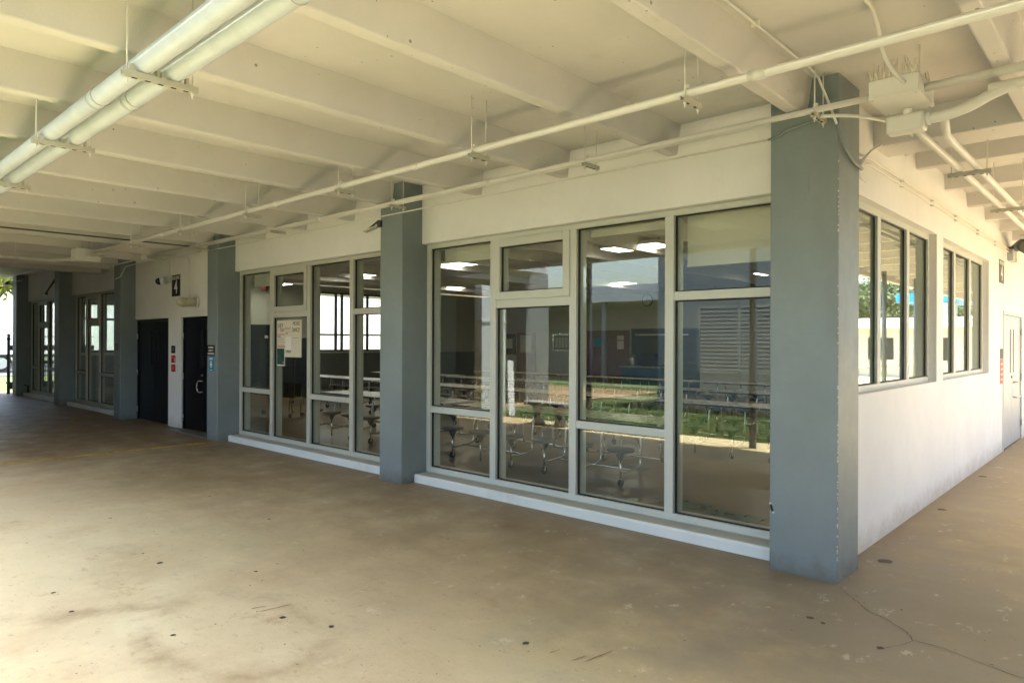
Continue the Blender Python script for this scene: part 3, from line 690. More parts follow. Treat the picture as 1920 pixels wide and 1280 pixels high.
MB().tube([(-1.67, 5.82, 3.13), (-1.66, 6.05, 3.26), (-1.64, 6.2, 3.33)], .012, 10).build('hub', 'pipe_cream', lb)
MB().tube([(-1.69, 5.74, 3.03), (-1.69, 5.98, 3.0)], .011, 10).build('nipple', 'pipe_cream', lb)
for (z, lab) in ((3.225, 'upper of two thin white conduits along the side wall above the windows'), (3.175, 'lower of two thin white conduits along the side wall above the windows')):
    c = run('conduit', lab, [(-1.712, 5.9, z-.05 if z < 3.2 else z-.02), (-1.712, 6.15, z), (-1.712, 13.9, z+.02)], .009, 'pipe_cream')
    for y in (7.2, 8.4, 9.6, 11, 12.4): MB().box(-1.733, -1.70, y-.008, y+.008, z-.014, z+.014).build('clip', 'pipe_cream', c)

# ------------------------------------------------------------------ lamps, camera and signs on the walls
fl = empty('flood_light', (-1.6, 14.0, 3.1), 'dark green floodlight above the steel side door at the right edge', 'flood light')
MB().box(-1.733, -1.64, 13.62, 14.16, 3.24, 3.27).build('hood', 'dark_metal', fl); MB().box(-1.733, -1.66, 13.70, 14.02, 3.06, 3.238).build('lamp_housing', 'steel_door', fl); MB().box(-1.733, -1.655, 14.03, 14.12, 3.06, 3.238).build('lens', 'amber', fl)
MB().tube([(-1.70, 13.95, 3.27), (-1.62, 13.8, 3.29), (-1.50, 13.4, 3.26), (-1.40, 13.15, 3.20)], [.045, .06, .10, .12], 10).build('reflector', 'dark_metal', fl)
def sign(name, label, x0, x1, z0, z1, y, mat, side=False, border=None):
    e = empty(name, ((x0+x1)/2 if not side else XW, y if not side else (x0+x1)/2, z0), label, 'sign')
    if not side: MB().box(x0, x1, y-.006, y, z0, z1).build('plate', mat, e, bevel=.001)
    else: MB().box(XW+.0005, XW+.007, x0, x1, z0, z1).build('plate', mat, e, bevel=.001)
    return e
e = sign('building_sign', 'dark building number 4 sign above the black double doors', -14.32, -13.92, 2.585, 3.005, YH, 'sign_dark')
text('lettering', 'BUILDING', .075, (-14.12, YH-.0075, 2.945), 0, 'sign_white', e, width=.36); text('numeral', '4', .27, (-14.12, YH-.0075, 2.755), 0, 'sign_white', e, width=.15, bold=.004)
e = sign('building_sign', 'grey building number 4 sign beside the steel side door', 12.88, 13.34, 2.655, 3.015, 0, 'sign_grey', side=True)
text('lettering', 'BUILDING', .06, (XW+.0085, 13.11, 2.965), math.pi/2, 'sign_white', e, width=.40); text('numeral', '4', .24, (XW+.0085, 13.11, 2.80), math.pi/2, 'sign_white', e, width=.16, bold=.004)
e = sign('room_sign', 'small dark plaque on the pier between the black doors', -14.34, -14.15, 1.46, 1.61, YH, 'sign_dark')
for zz_ in (1.56, 1.52): MB().box(-14.30, -14.19, YH-.0085, YH-.007, zz_-.012, zz_+.008).build('text_line', 'sign_grey', e)
e = sign('fire_sign', 'upper red sign with white bottle shape between the black doors', -14.335, -14.14, 1.272, 1.418, YH, 'sign_red')
MB().box(-14.185, -14.16, YH-.0085, YH-.007, 1.29, 1.36).box(-14.18, -14.165, YH-.0085, YH-.007, 1.36, 1.385).build('bottle_mark', 'sign_white', e)
for zz_ in (1.39, 1.36): MB().box(-14.32, -14.22, YH-.0085, YH-.007, zz_-.008, zz_+.006).build('text_line', 'sign_pink', e)
e = sign('fire_sign', 'lower red sign with faint lettering between the black doors', -14.335, -14.14, 1.093, 1.238, YH, 'sign_red')
for k, wd in enumerate((.12, .14, .10)): MB().box(-14.24-wd/2, -14.24+wd/2, YH-.0085, YH-.007, 1.19-.028*k, 1.202-.028*k).build('text_line', 'sign_pink', e)
e = sign('capacity_sign', 'black maximum capacity sign on the column beside the black doors', -11.965, -11.68, 1.448, 1.635, YC, 'sign_dark')
for k, tx in enumerate(('MAXIMUM', 'CAPACITY', '150 PERSONS')): text('lettering', tx, .032, (-11.822, YC-.0075, 1.592-.053*k), 0, 'sign_white', e, width=(.19, .19, .25)[k])
e = sign('notice', 'blue notice with white oval under the capacity sign', -11.90, -11.72, 1.188, 1.440, YC, 'sign_blue')
MB().box(-11.88, -11.74, YC-.008, YC-.0065, 1.385, 1.40).box(-11.88, -11.74, YC-.008, YC-.0065, 1.405, 1.418).build('text_line', 'sign_white', e)
m = MB(); i = [( -11.81+.045*math.cos(t), YC-.0078, 1.305+.06*math.sin(t)) for t in [-2*math.pi*k/20 for k in range(20)]]; m.quad(i[::-1]); m.build('oval_mark', 'sign_white', e)
MB().box(-11.83, -11.79, YC-.009, YC-.008, 1.325, 1.338).box(-11.826, -11.794, YC-.009, YC-.008, 1.262, 1.28).build('oval_print', 'ink', e)
MB().box(-11.86, -11.76, YC-.008, YC-.0065, 1.205, 1.213).build('text_line', 'sign_white', e)
sign('plaque', 'small grey plaque on the column left of the black doors', -16.70, -16.46, 1.49, 1.65, YC, 'sign_grey')
e = sign('door_notice', 'faded pink sign beside the steel side door', 13.0, 13.26, 1.085, 1.47, 0, 'sign_pink', side=True)
for k in range(4): MB().box(XW+.0075, XW+.0085, 13.04, 13.22, 1.14+.08*k, 1.16+.08*k).build('text_line', 'sign_white', e)
sign('door_plaque', 'grey plaque above the pink sign by the side door', 13.0, 13.26, 1.475, 1.63, 0, 'sign_grey', side=True)
# jar lamp
jl = empty('wall_lamp', (-13.1, 5.43, 2.43), 'beige bullet shaped wall lamp below the building number sign', 'wall lamp')
MB().tube([(-13.1, 5.45, 2.43), (-13.1, 5.40, 2.43)], .10, 18).build('base', 'pipe_cream', jl)
MB().tube([(-13.1, 5.40, 2.43), (-13.1, 5.18, 2.42)], .085, 18).tube([(-13.1, 5.20, 2.42), (-13.1, 5.17, 2.42)], .095, 18).build('housing', 'lamp_glass', jl)
pr = [(-13.1, 5.17-.11*math.sin(t), 2.42) for t in [k*math.pi/2/7 for k in range(8)]]
MB().tube(pr, [.088*math.cos(k*math.pi/2/7)+.001 for k in range(8)], 18).build('jar', 'lamp_glass', jl)
cj = run('conduit', 'cream conduit dropping to the wall lamp over the black doors', [(-14.2, 5.2, 3.32), (-13.75, 5.40, 3.33), (-13.55, 5.43, 3.32), (-13.46, 5.433, 3.22), (-13.46, 5.433, 2.9), (-13.46, 5.433, 2.60), (-13.30, 5.433, 2.50), (-13.16, 5.433, 2.47)], .013, 'pipe_cream', True)
scm = empty('security_camera', (-14.45, 5.4, 2.85), 'white dome security camera beside the number 4 sign', 'camera')
MB().tube([(-14.40, 5.45, 2.93), (-14.43, 5.36, 2.93)], .05, 12).build('arm', 'pipe_white', scm)
MB().tube([(-14.43, 5.38, 2.91), (-14.47, 5.27, 2.89)], [.075, .08], 16).build('housing', 'pipe_white', scm)
pr = [(-14.47-.06*math.sin(t)*.4, 5.27-.075*math.sin(t), 2.89-.02*math.sin(t)) for t in [k*math.pi/2/6 for k in range(7)]]
MB().tube(pr, [.07*math.cos(k*math.pi/2/6)+.001 for k in range(7)], 16).build('dome', 'dome_dark', scm)
run('conduit', 'short cream conduit down to the security camera', [(-14.42, 5.25, 3.30), (-14.41, 5.42, 3.27), (-14.40, 5.433, 3.20), (-14.40, 5.433, 2.97)], .012, 'pipe_cream', True)
fx = empty('bracket_light', (-7.05, 5.1, 3.1), 'dark angled flood fixture at the top of the second column', 'flood light')
MB().box(-7.05, -6.98, 5.115, 5.146, 3.12, 3.20).build('mount', 'dark_metal', fx)
MB().bar((-7.0, 5.115, 3.20), (-7.20, 5.07, 3.09), .022, .014).build('arm', 'dark_metal', fx)
MB().bar((-7.03, 5.115, 3.13), (-7.22, 5.06, 3.075), .07, .022).build('head', 'strut_grey', fx)
wb = empty('wall_bracket', (-22.4, 5.3, 2.9), 'pair of dark struts leaning off the wall over the last window', 'bracket')
for dx in (0, .14): MB().bar((-22.1+dx, 5.44, 3.62), (-22.75+dx*.3, 5.25, 3.02), .025, .025).build('strut', 'dark_metal', wb)
MB().bar((-22.75, 5.25, 3.02), (-22.6, 5.25, 3.0), .05, .05).build('foot', 'dark_metal', wb)
ab = empty('arm_light', (-26.0, 5.0, 3.5), 'thin light arm sticking out of the last column', 'flood light')
MB().tube([(-24.9, 5.14, 3.50), (-26.3, 5.05, 3.50)], .02, 8).build('arm', 'strut_grey', ab); MB().tube([(-26.1, 5.05, 3.50), (-26.45, 5.03, 3.47)], .06, 8).build('head', 'dark_bronze', ab)

# poster taped inside the second window bay
po = empty('poster', (-9.85, 5.60, 1.4), 'handmade paper poster HEY YOU taped inside the second window bay', 'poster')
yb = 5.580
def px_on(x, y, Y):
    d = f+(x-960)/1292.15*r-(y-640)/1292.15*u; t = Y/d.y; return Vector((0, 0, 1.7))+d*t
A, B = px_on(519.5, 601, yb), px_on(565, 670, yb)
ax, bx, zt, zb_ = A.x, B.x, A.z, B.z-.0
MB().box(ax, bx, yb, yb+.002, zb_, zt).build('sheet', 'paper', po)
W_ = bx-ax; H_ = zt-zb_
def pt(nm, body, u_, v_, h, wd, mat): text(nm, body, h, (ax+W_*u_, yb-.001, zt-H_*v_), 0, mat, po, width=W_*wd, ext=.0005)
pt('lettering', 'HEY', .16, .15, .075, .20, 'ink'); pt('lettering', 'YOU!!', .22, .27, .05, .18, 'ink')
pt('lettering', 'love?', .46, .22, .05, .20, 'ink_red'); pt('lettering', 'MORE', .80, .10, .07, .28, 'ink'); pt('lettering', 'DANCE!', .78, .27, .07, .30, 'ink')
for k, (u0, u1, v, mt) in enumerate(((.02, .34, .385, 'ink_red'), (.03, .16, .44, 'ink'), (.03, .28, .49, 'ink_grey'), (.03, .27, .54, 'ink_grey'), (.03, .33, .60, 'ink_grey'), (.02, .33, .69, 'ink_red'), (.02, .34, .73, 'ink_red'), (.37, .58, .31, 'ink_grey'), (.37, .46, .36, 'ink'), (.37, .58, .83, 'ink'), (.40, .58, .87, 'ink'), (.65, .92, .48, 'ink_grey'))):
    MB().box(ax+W_*u0, ax+W_*u1, yb-.0012, yb-.0004, zt-H_*v-.006, zt-H_*v+.006).build('text_line', mt, po)
MB().box(ax+W_*.36, ax+W_*.60, yb-.0012, yb-.0004, zt-H_*.80, zt-H_*.45).build('blank_panel', 'paper_white', po)
pp = empty('photo_print', (-10.1, 5.60, 1.2), 'dark teal photo print hanging at the lower left of the poster', 'poster')
C_, D_ = px_on(519.5, 652, yb-.004), px_on(534, 686, yb-.004)
MB().box(C_.x, D_.x, yb-.006, yb-.004, D_.z, C_.z).build('border', 'paper_white', pp)
MB().box(C_.x+.008, D_.x-.014, yb-.0075, yb-.006, D_.z+.02, C_.z-.008).build('picture', 'photo_teal', pp)
MB().box(D_.x-.06, D_.x-.02, yb-.0085, yb-.0075, D_.z+.035, D_.z+.075).build('sticker', 'orange', pp)
hs = empty('window_hose_tap', (-25.4, 5.4, .1), 'small dark tap standing on the far sill', 'tap')
MB().tube([(-25.45, 5.42, .10), (-25.45, 5.42, .32)], .03, 8).tube([(-25.45, 5.42, .30), (-25.45, 5.32, .34)], .02, 8).build('spout', 'dark_metal', hs)

# ------------------------------------------------------------------ cafeteria furniture
def lathe(prof, seg=16, c=(0, 0)):
    m = MB(); n = len(prof)
    for (rr, z) in prof:
        for j in range(seg): t = 2*math.pi*j/seg; m.v.append((c[0]+rr*math.cos(t), c[1]+rr*math.sin(t), z))
    for k in range(n-1):
        for j in range(seg): a = k*seg+j; b = k*seg+(j+1) % seg; m.fc.append((a, b, b+seg, a+seg)); m.sm.append(True)
    return m
def make_table():
    t = bpy.data.objects.new('cafeteria_table', None); col.objects.link(t)
    L = 3.55
    for (a, b) in ((-L/2, -.008), (.008, L/2)):
        tp = MB().box(a, b, -.375, .375, .715, .745).build('tabletop', 'table_top', t, bevel=.008); MB().box(a+.01, b-.01, -.379, -.376, .718, .742).box(a+.01, b-.01, .376, .379, .718, .742).build('edge_trim', 'gasket', tp)
    for k in range(6):
        x = -L/2+.32+k*(L-.64)/5
        for s in (-1, 1):
            y = s*.66
            st = lathe([(.001, .455), (.15, .455), (.165, .445), (.165, .43), (.15, .42), (.06, .395), (.025, .32), (.001, .32)], 18, (x, y)).build('stool_seat', 'stool_plastic', t)
            MB().tube([(x, y, .33), (x, y, .09 if k in (0, 2, 3, 5) else .03)], .0125, 8).build('stool_post', 'chrome', st)
            MB().tube(bez([(x, y, .17), (x, y*.8, .165), (x, y*.45, .19), (x, y*.36, .24), (x, y*.35, .40), (x, y*.30, .70)], 5), .014, 8).build('stool_arm', 'chrome', st)
            if k in (0, 2, 3, 5):
                cs = MB().tube([(x-.013, y, .05), (x+.013, y, .05)], .048, 14).build('caster', 'rubber', t); MB().box(x-.02, x+.02, y-.012, y+.012, .05, .10).build('fork', 'steel', cs)
    for s in (-1, 1):
        MB().tube([(-L/2+.32, s*.45, .18), (-.32, s*.45, .18)], .012, 8).tube([(.32, s*.45, .18), (L/2-.32, s*.45, .18)], .012, 8).build('stretcher', 'chrome', t)
    return t
def copy_tree(o, parent=None):
    c = o.copy(); col.objects.link(c)
    if parent: c.parent = parent
    for ch in list(o.children): copy_tree(ch, c)
    return c
tb0 = make_table()
spots = [(-6.0, 7.42, 'near cafeteria table behind the first window bay, stools on casters by the glass'), (-9.75, 7.42, 'near cafeteria table behind the second window bay, close to the glass'),
         (-4.2, 10.2, 'cafeteria table in the second row, right end beside the corner column'), (-8.0, 10.2, 'cafeteria table in the second row, middle of the first window bay'), (-11.9, 10.2, 'cafeteria table in the second row, left of the first window bay'), (-15.8, 10.4, 'cafeteria table in the second row, behind the second window bay'),
         (-4.6, 12.9, 'cafeteria table in the third row, right end'), (-8.4, 12.9, 'cafeteria table in the third row, middle'), (-12.2, 12.9, 'cafeteria table in the third row, left of middle'), (-16.2, 13.2, 'cafeteria table in the third row below the bright end windows'),
         (-6.2, 15.7, 'cafeteria table in the back row, right one'), (-10.1, 15.7, 'cafeteria table in the back row, left one'), (-14.5, 16.0, 'cafeteria table in the back row near the bright end windows')]
for i, (x, y, lab) in enumerate(spots):
    t = tb0 if i == 0 else copy_tree(tb0)
    t.location = (x, y, .012); tag(t, lab, 'table', 'cafeteria tables with attached stools')
# folded table parked upright behind the poster
ft = empty('folded_table', (-14.6, 8.0, .012), 'dark folded cafeteria table parked upright behind the poster window', 'table')
for s in (-1, 1): MB().box(-15.4, -13.8, 8.0+s*.16-.015, 8.0+s*.16+.015, .45, 1.78).build('tabletop', 'stool_plastic', ft, bevel=.01)
for k in range(3):
    for s in (-1, 1):
        MB().tube([(-15.2+k*.55, 8.0+s*.36, .62+.0*k), (-15.2+k*.55, 8.0+s*.30, .62)], .15, 14).build('stool_seat', 'stool_plastic', ft)
        MB().tube([(-15.2+k*.55, 8.0+s*.30, .62), (-15.2+k*.55, 8.0+s*.14, .62)], .014, 8).tube([(-15.0+k*.5, 8.0+s*.1, .10), (-15.0+k*.5, 8.0+s*.14, .70)], .014, 8).build('leg', 'chrome', ft)
for (x, y) in ((-15.2, 7.85), (-14.0, 7.85), (-15.2, 8.15), (-14.0, 8.15)): MB().tube([(x-.013, y, .062), (x+.013, y, .062)], .05, 12).build('caster', 'rubber', ft)
# ceiling light panels
lab = ['first lit ceiling panel behind the tall third pane', 'lit ceiling panel behind the left pane of the first window bay', 'lit ceiling panel seen over the second bay, right of middle', 'lit ceiling panel in the second bay left pane', 'smaller lit ceiling panel deep in the room near the clock', 'deep lit ceiling panel at the right of the room', 'deep lit ceiling panel above the bright end windows', 'lit ceiling panel just inside the corner column']
for (x, y), lb_ in zip(((-7.0, 10.9), (-11.3, 10.6), (-15.6, 10.6), (-19.9, 10.6), (-11.2, 17.2), (-6.8, 17.2), (-16.0, 15.0), (-3.2, 9.5)), lab):
    e = empty('ceiling_light', (x, y, 3.44), lb_, 'ceiling light', 'fluorescent panels in the cafeteria')
    MB().box(x-.61, x+.61, y-.31, y+.31, 3.46, 3.52).build('housing', 'paper_white', e); MB().box(x-.59, x+.59, y-.29, y+.29, 3.452, 3.459).build('diffuser', 'light_panel', e)
    for sx in (-.5, .5): MB().tube([(x+sx, y, 3.52), (x+sx, y, ZC)], .006, 6).build('rod', 'steel', e)
# back wall things
ck = empty('wall_clock', (-13.0, 20.95, 3.1), 'round wall clock high on the back wall of the cafeteria', 'clock')
MB().tube([(-13.0, ROOM_B-.002, 3.20), (-13.0, ROOM_B-.05, 3.20)], .21, 24).build('rim', 'black', ck); MB().tube([(-13.0, ROOM_B-.051, 3.20), (-13.0, ROOM_B-.056, 3.20)], .185, 24).build('face', 'clock_face', ck)
MB().box(-13.006, -12.994, ROOM_B-.062, ROOM_B-.058, 3.20, 3.34).box(-13.0, -12.90, ROOM_B-.062, ROOM_B-.058, 3.194, 3.206).build('hand', 'ink', ck)
wd = empty('wooden_door', (-14.7, 20.9, 0), 'pair of reddish brown wooden doors on the cafeteria back wall', 'door')
for (a, b) in ((-15.6, -14.68), (-14.66, -13.75)): MB().box(a, b, ROOM_B-.06, ROOM_B-.005, .02, 2.15).build('door_leaf', 'wood_brown', wd, bevel=.004)
for (x, z, w_, h_, mt) in ((-15.1, 1.72, .16, .17, 'sign_blue'), (-14.1, 1.88, .14, .08, 'paper_white'), (-14.1, 1.62, .14, .15, 'paper_white')): MB().box(x-w_, x+w_, ROOM_B-.068, ROOM_B-.061, z-h_, z+h_).build('paper_notice', mt, wd)
ks = empty('kitchen_hatch', (-12.4, 20.8, 0), 'dark kitchen serving opening right of the wooden doors', 'serving hatch')
MB().box(-13.65, -11.0, ROOM_B-.04, ROOM_B-.004, .02, 2.2).build('opening', 'black', ks); MB().box(-13.5, -12.0, ROOM_B-.9, ROOM_B-.2, .02, .85).build('counter', 'blue_plastic', ks, bevel=.01); MB().box(-13.55, -11.95, ROOM_B-.95, ROOM_B-.15, .86, .90).build('counter_top', 'steel', ks)
MB().box(-12.9, -12.4, ROOM_B-.6, ROOM_B-.3, .90, 1.35).build('machine', 'dome_dark', ks, bevel=.02); MB().tube([(-13.3, ROOM_B-.5, .90), (-13.3, ROOM_B-.5, 1.3)], [.16, .11], 14).build('urn', 'steel', ks)
MB().box(-13.5, -11.4, ROOM_B-.05, ROOM_B-.042, 1.96, 2.01).build('menu_strip', 'paper_white', ks)
nb = empty('notice_board', (-17.0, 20.9, 1.1), 'framed notice board on the back wall left of the wooden doors', 'board')
MB().box(-17.3, -16.4, ROOM_B-.04, ROOM_B-.004, 1.35, 2.05).build('frame', 'steel', nb); MB().box(-17.22, -16.48, ROOM_B-.045, ROOM_B-.041, 1.42, 1.98).build('panel', 'court_wall', nb)
for k in range(4): MB().box(-17.15+.16*k, -17.03+.16*k, ROOM_B-.05, ROOM_B-.046, 1.5, 1.9).build('sheet', 'paper_white', nb)
hd = empty('hall_door', (-19.3, 20.9, 0), 'pale door with wall of equipment at the left of the back wall', 'door')
MB().box(-19.2, -18.2, ROOM_B-.05, ROOM_B-.004, .02, 2.1).build('door_leaf', 'wood_brown', hd); MB().box(-19.0, -18.4, ROOM_B-.06, ROOM_B-.051, 1.3, 2.0).build('panel', 'paper_white', hd); MB().box(-20.6, -19.3, ROOM_B-.04, ROOM_B-.004, 1.2, 2.05).build('dark_window', 'black', hd)
MB().box(-20.4, -20.0, ROOM_B-.045, ROOM_B-.041, 1.4, 1.95).box(-19.9, -19.45, ROOM_B-.045, ROOM_B-.041, 1.45, 1.85).build('window_light', 'paper_white', hd)
es = empty('exit_sign', (-19.5, 9.6, 2.9), 'faint red exit sign seen through the second bay', 'sign')
q = px_on(495, 540, 9.6)
MB().box(q.x-.16, q.x+.16, 9.6, 9.63, q.z-.09, q.z+.09).build('panel', 'stool_plastic', es); text('lettering', 'EXIT', .12, (q.x, 9.595, q.z), 0, 'exit_red', es, width=.26); MB().tube([(q.x, 9.615, q.z+.09), (q.x, 9.615, ZC)], .008, 6).build('rod', 'steel', es)
yb_ = empty('yellow_crate', (-23, 8, 0), 'yellow board on the floor inside the far window bay', 'board')
MB().box(-24.6, -24.0, 7.3, 7.34, .95, 1.15).build('panel', 'yellow_board', yb_); MB().box(-24.55, -24.5, 7.3, 7.34, .012, .95).box(-24.1, -24.05, 7.3, 7.34, .012, .95).build('leg', 'dark_metal', yb_)

# ------------------------------------------------------------------ courtyard behind the camera (seen in the glass)
cw = empty('classroom_block', (-1, -7, 0), 'grey classroom block with louvred windows across the lawn, mirrored in the glass', 'building')
wy = -5.5
LV = ((-8.77, -5.38), (0.5, 5.0))
MB().box(-10.0, LV[0][0], -12, wy, -.05, 4.4).box(LV[0][0], LV[0][1], -12, wy-.25, -.05, 4.4).box(LV[0][0], LV[0][1], wy-.25, wy, -.05, .95).box(LV[0][0], LV[0][1], wy-.25, wy, 2.65, 4.4).box(LV[0][1], -3.5, -12, wy, -.05, 4.4).box(-3.5, 12, -12, wy, -.05, 2.7).build('wall', 'court_wall', cw)
lf = MB()
for x in (-8.77, -7.65, -6.52, -5.38): lf.box(x-.04, x+.04, wy-.06, wy+.02, .95, 2.65)
lf.box(-8.77, -5.38, wy-.06, wy+.02, .93, .99).box(-8.77, -5.38, wy-.06, wy+.02, 2.6, 2.66); lvf = lf.build('louver_window', 'louver', cw)
for s0, s1 in ((-8.72, -7.7), (-7.6, -6.57), (-6.47, -5.43)):
    for k in range(16):
        z_ = 1.0+k*.099; m = MB()
        m.v = [(X_, Y_, Z_) for X_ in (s0, s1) for (Y_, Z_) in ((wy+.03, z_), (wy-.05, z_+.062), (wy-.05, z_+.070), (wy+.03, z_+.012))]
        m.fc = [(0, 1, 2, 3), (7, 6, 5, 4), (0, 4, 5, 1), (1, 5, 6, 2), (2, 6, 7, 3), (3, 7, 4, 0)]; m.sm = [False]*6
        m.build('louver_blade', 'louver', lvf)
MB().box(-1.9, -.9, wy, wy+.04, 0, 2.2).build('door', 'navy', cw)
MB().box(-10.3, -3.3, -12.3, wy+.3, 4.4, 4.6).box(-3.3, 12.3, -12.3, wy+.2, 2.7, 2.85).build('roof', 'fascia_white', cw)
fw = empty('far_walkway', (-22, -15, 0), 'white roofed walkway beyond the lawn, mirrored in the glass', 'walkway')
MB().box(-40, -10.5, -20, -14, 3.5, 4.2).build('roof', 'fascia_white', fw); MB().box(-40, -10.5, -20.2, -19.8, -.05, 3.5).build('wall', 'court_wall', fw)
for x in (-38, -33, -28, -23, -18, -13): MB().box(x-.1, x+.1, -14.4, -14.2, -.05, 3.5).build('post', 'column_grey', fw)
MB().box(-28.4, -13.0, -4.4, -3.4, -.05, 3.7).build('side_wall', 'corridor_blocker', fw)  # unseen wall, added close in so the far-left corridor goes dark
bn = empty('garden_bench', (-9.1, .25, 0), 'grey concrete garden bench on two pedestals, mirrored in the glass', 'bench')
MB().box(-9.65, -8.55, .05, .45, .40, .48).build('seat', 'bench_concrete', bn, bevel=.02)
for x in (-9.4, -8.8): lathe([(.001, 0), (.15, 0), (.14, .05), (.09, .12), (.08, .22), (.12, .34), (.15, .40), (.001, .40)], 14, (x, .25)).build('pedestal', 'bench_concrete', bn)
bw = empty('white_pier', (-11.9, -.8, 0), 'white sunlit square pier at the lawn edge, mirrored in the glass', 'pier')
MB().box(-12.35, -12.1, -1.6, -.75, 0-.05, 3.1).build('shaft', 'fascia_white', bw, bevel=.01); MB().box(-12.37, -12.08, -1.62, -.73, 2.2, 2.26).build('strap', 'fascia_white', bw)
lbd = tag(MB().bar((-10.9, -.55, 0), (-11.15, -.75, 1.27), .2, .03).build('leaning_board', 'trailer_white'), 'white board leaning near the white pier, mirrored in the glass', 'board')
random.seed(11)
m = MB()
for k in range(15000):
    x, y = random.uniform(-11.5, -.5), -.4-5.0*random.random()**1.3; a = random.uniform(0, 6.28); h = random.uniform(.05, .12); dx, dy = .006*math.cos(a), .006*math.sin(a); lx, ly = random.uniform(-.05, .05), random.uniform(-.05, .05)
    i = len(m.v); m.v += [(x-dx, y-dy, -.05), (x+dx, y+dy, -.05), (x+lx, y+ly, -.05+h)]; m.fc.append((i, i+1, i+2)); m.sm.append(False)
gr = m.build('grass', 'grass_blade'); tag(gr, 'short green lawn grass beyond the walkway edge', 'grass', kind='stuff')

# ------------------------------------------------------------------ far left end: gate, trailer, trees
def tree(label, loc, h, rad, nleaf, mat, group, ls=.16, seed=1):
    random.seed(seed); x, y, z = loc
    t = empty('tree', loc, label, 'tree', group)
    tr = MB(); tr.tube(bez([(x, y, z-.1), (x+.1, y-.05, z+h*.3), (x-.05, y+.1, z+h*.55)], 5), [.26-.012*k for k in range(11)], 10)
    tips = []
    for k in range(11):
        a = k*2.4; zz = z+h*random.uniform(.38, .62); e = (x+rad*.75*math.cos(a)*random.uniform(.5, 1), y+rad*.75*math.sin(a)*random.uniform(.5, 1), zz+h*random.uniform(.1, .34)); tips.append(Vector(e))
        tr.tube(bez([(x, y, zz-h*.06), ((x+e[0])/2, (y+e[1])/2, (zz+e[2])/2+.2), e], 4), [.09-.008*j for j in range(9)], 6)
    tr.build('trunk', 'bark', t)
    cl = []
    for k in range(46):
        p = random.choice(tips)+Vector((random.gauss(0, rad*.30), random.gauss(0, rad*.30), random.gauss(0, h*.09))); cl.append((p, random.uniform(.35, .85)*rad*.34))
    m = MB()
    for k in range(nleaf):
        c, rr = random.choice(cl); d = Vector((random.gauss(0, 1), random.gauss(0, 1), random.gauss(0, .7))).normalized()*rr*random.random()**.45
        p = c+d; n = Vector((random.gauss(0, 1), random.gauss(0, 1), random.gauss(0, 1)+.6)).normalized(); a = n.orthogonal().normalized()*ls*random.uniform(.6, 1.2); b = n.cross(a).normalized()*ls*.45
        m.quad([p-a, p-b, p+a, p+b])
    m.build('crown', mat, t)
tree('bright yellow green tree behind the white trailer at the far left', (-54, 9.5, -.05), 9.5, 5.5, 9000, 'leaf_bright', 'trees', .22, 2)
tree('second yellow green tree farther left behind the trailer', (-58, 1.5, -.05), 10.5, 5.5, 5000, 'leaf_bright', 'trees', .24, 3)
tree('olive green tree beyond the low building, mirrored in the side windows', (14.5, 62, -.05), 7.2, 5.0, 6000, 'leaf_olive', 'trees', .25, 4)
tree('olive green tree right of the blue canopy, mirrored in the side windows', (10.0, 70, -.05), 6.6, 4.5, 5000, 'leaf_olive', 'trees', .25, 5)
tk = empty('box_trailer', (-45.5, 9, 0), 'long white box trailer parked on the service road at the far left', 'trailer')
MB().box(-47.0, -44.5, 1.0, 15.0, .95, 3.6).build('body', 'trailer_white', tk, bevel=.03)
MB().box(-46.6, -44.9, 1.5, 14.5, .80, .94).build('chassis', 'dark_metal', tk)
for y in (3.4, 4.7, 8.3, 9.6):
    wh = MB().tube([(-44.85, y, .49), (-44.58, y, .49)], .5, 20).build('wheel', 'rubber', tk); MB().tube([(-44.58, y, .49), (-44.55, y, .49)], .3, 16).build('rim', 'steel', wh)
for y in (12.3, 13.5): MB().box(-44.9, -44.7, y-.07, y+.07, .0, .85).build('landing_leg', 'steel', tk)
gt = empty('steel_gate', (-26.75, 5.3, 0), 'dark steel gate with mesh panel beside the last column', 'gate')
MB().tube([(-26.75, 5.18, 0), (-26.75, 5.18, 1.92)], .045, 10).build('post', 'dark_metal', gt)
for z in (.35, 1.15, 1.75): MB().tube([(-26.75, 5.18, z-.03), (-26.75, 5.18, z+.03)], .062, 10).build('hinge', 'dark_metal', gt)
for z, h_ in ((1.82, .03), (1.38, .17), (1.0, .04), (.15, .22)): MB().box(-26.77, -26.73, 5.20, 7.6, z, z+h_).build('rail', 'dark_metal', gt)
for k in range(16): MB().box(-26.755, -26.745, 5.28+k*.15, 5.29+k*.15, .37, 1.82).build('wire', 'dark_metal', gt)
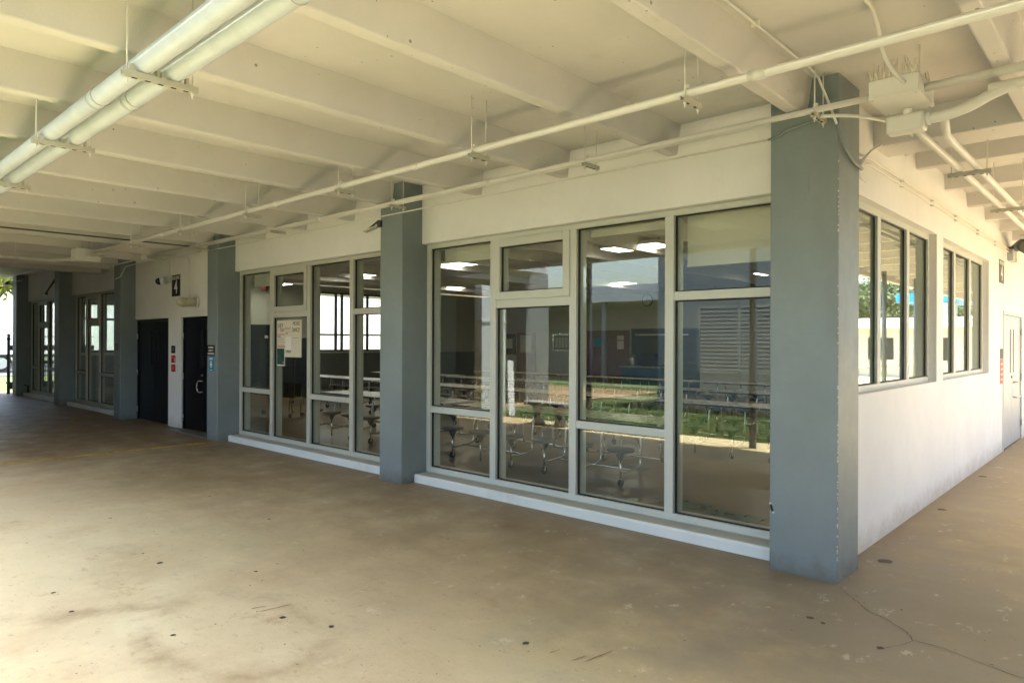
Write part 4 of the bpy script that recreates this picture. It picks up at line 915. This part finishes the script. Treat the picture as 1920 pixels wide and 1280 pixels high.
# ------------------------------------------------------------------ far right: low building and blue canopy mirrored in the side windows
lbq = empty('low_building', (8, 40, 0), 'low pale building with white roof, mirrored in the side windows', 'building')
MB().box(2.5, 16, 39, 46, -.05, 2.5).build('wall', 'low_wall', lbq); MB().box(2.0, 16.5, 38.3, 46.5, 2.5, 3.0).build('roof', 'fascia_white', lbq)
for x in (4.2, 6.6, 9.2, 12): MB().box(x-.6, x+.6, 38.96, 39.0, .9, 2.0).build('window', 'dark_bronze', lbq)
bc = empty('blue_canopy', (4, 53, 0), 'blue fascia canopy on white columns, mirrored in the side windows', 'canopy')
MB().box(-2, 8.6, 50, 57, 4.4, 4.95).build('roof', 'canopy_blue', bc)
for x in (.5, 6.0): MB().box(x-.35, x+.35, 52, 52.7, -.05, 4.4).build('column', 'fascia_white', bc)
ps = empty('parking_sign', (5.2, 24, 0), 'small blue accessible parking sign, mirrored in the side windows', 'sign')
MB().tube([(5.2, 24, 0), (5.2, 24, 2.1)], .03, 8).build('post', 'steel', ps); MB().box(5.05, 5.35, 23.95, 23.97, 1.65, 2.1).build('plate', 'sign_blue', ps); MB().box(5.08, 5.32, 23.94, 23.949, 1.5, 1.64).build('lower_plate', 'sign_white', ps)
rl = empty('hand_railing', (2.3, 20, 0), 'grey pipe handrail beyond the side walkway, mirrored in the side windows', 'railing')
MB().tube([(2.3, 13, 1.0), (2.3, 28, 1.0)], .025, 8).tube([(2.3, 13, .55), (2.3, 28, .55)], .025, 8).build('rail', 'steel', rl)
for k in range(7): MB().tube([(2.3, 13+2.5*k, 0), (2.3, 13+2.5*k, 1.0)], .03, 8).build('post', 'steel', rl)

nw = empty('far_end_blocker', (-29.5, -3, 0), 'unseen grey wall added past the far left end to block light', 'building')  # unseen wall added to keep light out of the far end
MB().box(-31, -28.5, -20, 4.4, -.05, 4.2).build('wall', 'court_wall', nw); MB().box(-31.2, -28.3, -20.2, 4.5, 4.2, 4.45).build('roof', 'fascia_white', nw)  # wall and roof of the added, unseen light blocker
wbk = empty('white_backdrop', (-31, 20, 0), 'white backdrop added to look like bright daylight through the end windows', 'building')  # made-up block set outside so the end windows read bright
MB().box(-36, -30, 10.2, 40, -.05, 5.2).build('wall', 'trailer_white', wbk); MB().box(-36.2, -29.8, 10.0, 40.2, 5.2, 5.4).build('roof', 'fascia_white', wbk)  # wall and roof of the made-up white backdrop

eb = empty('east_blocker', (7.5, 11, 0), 'unseen grey block added beside the right court to hold back sky light', 'building')  # out of view, added to cut sky and bounce on the side wall
MB().box(5.6, 9.5, -6, 28, -.05, 3.25).build('wall', 'court_wall', eb)  # body of the added, unseen sky blocker
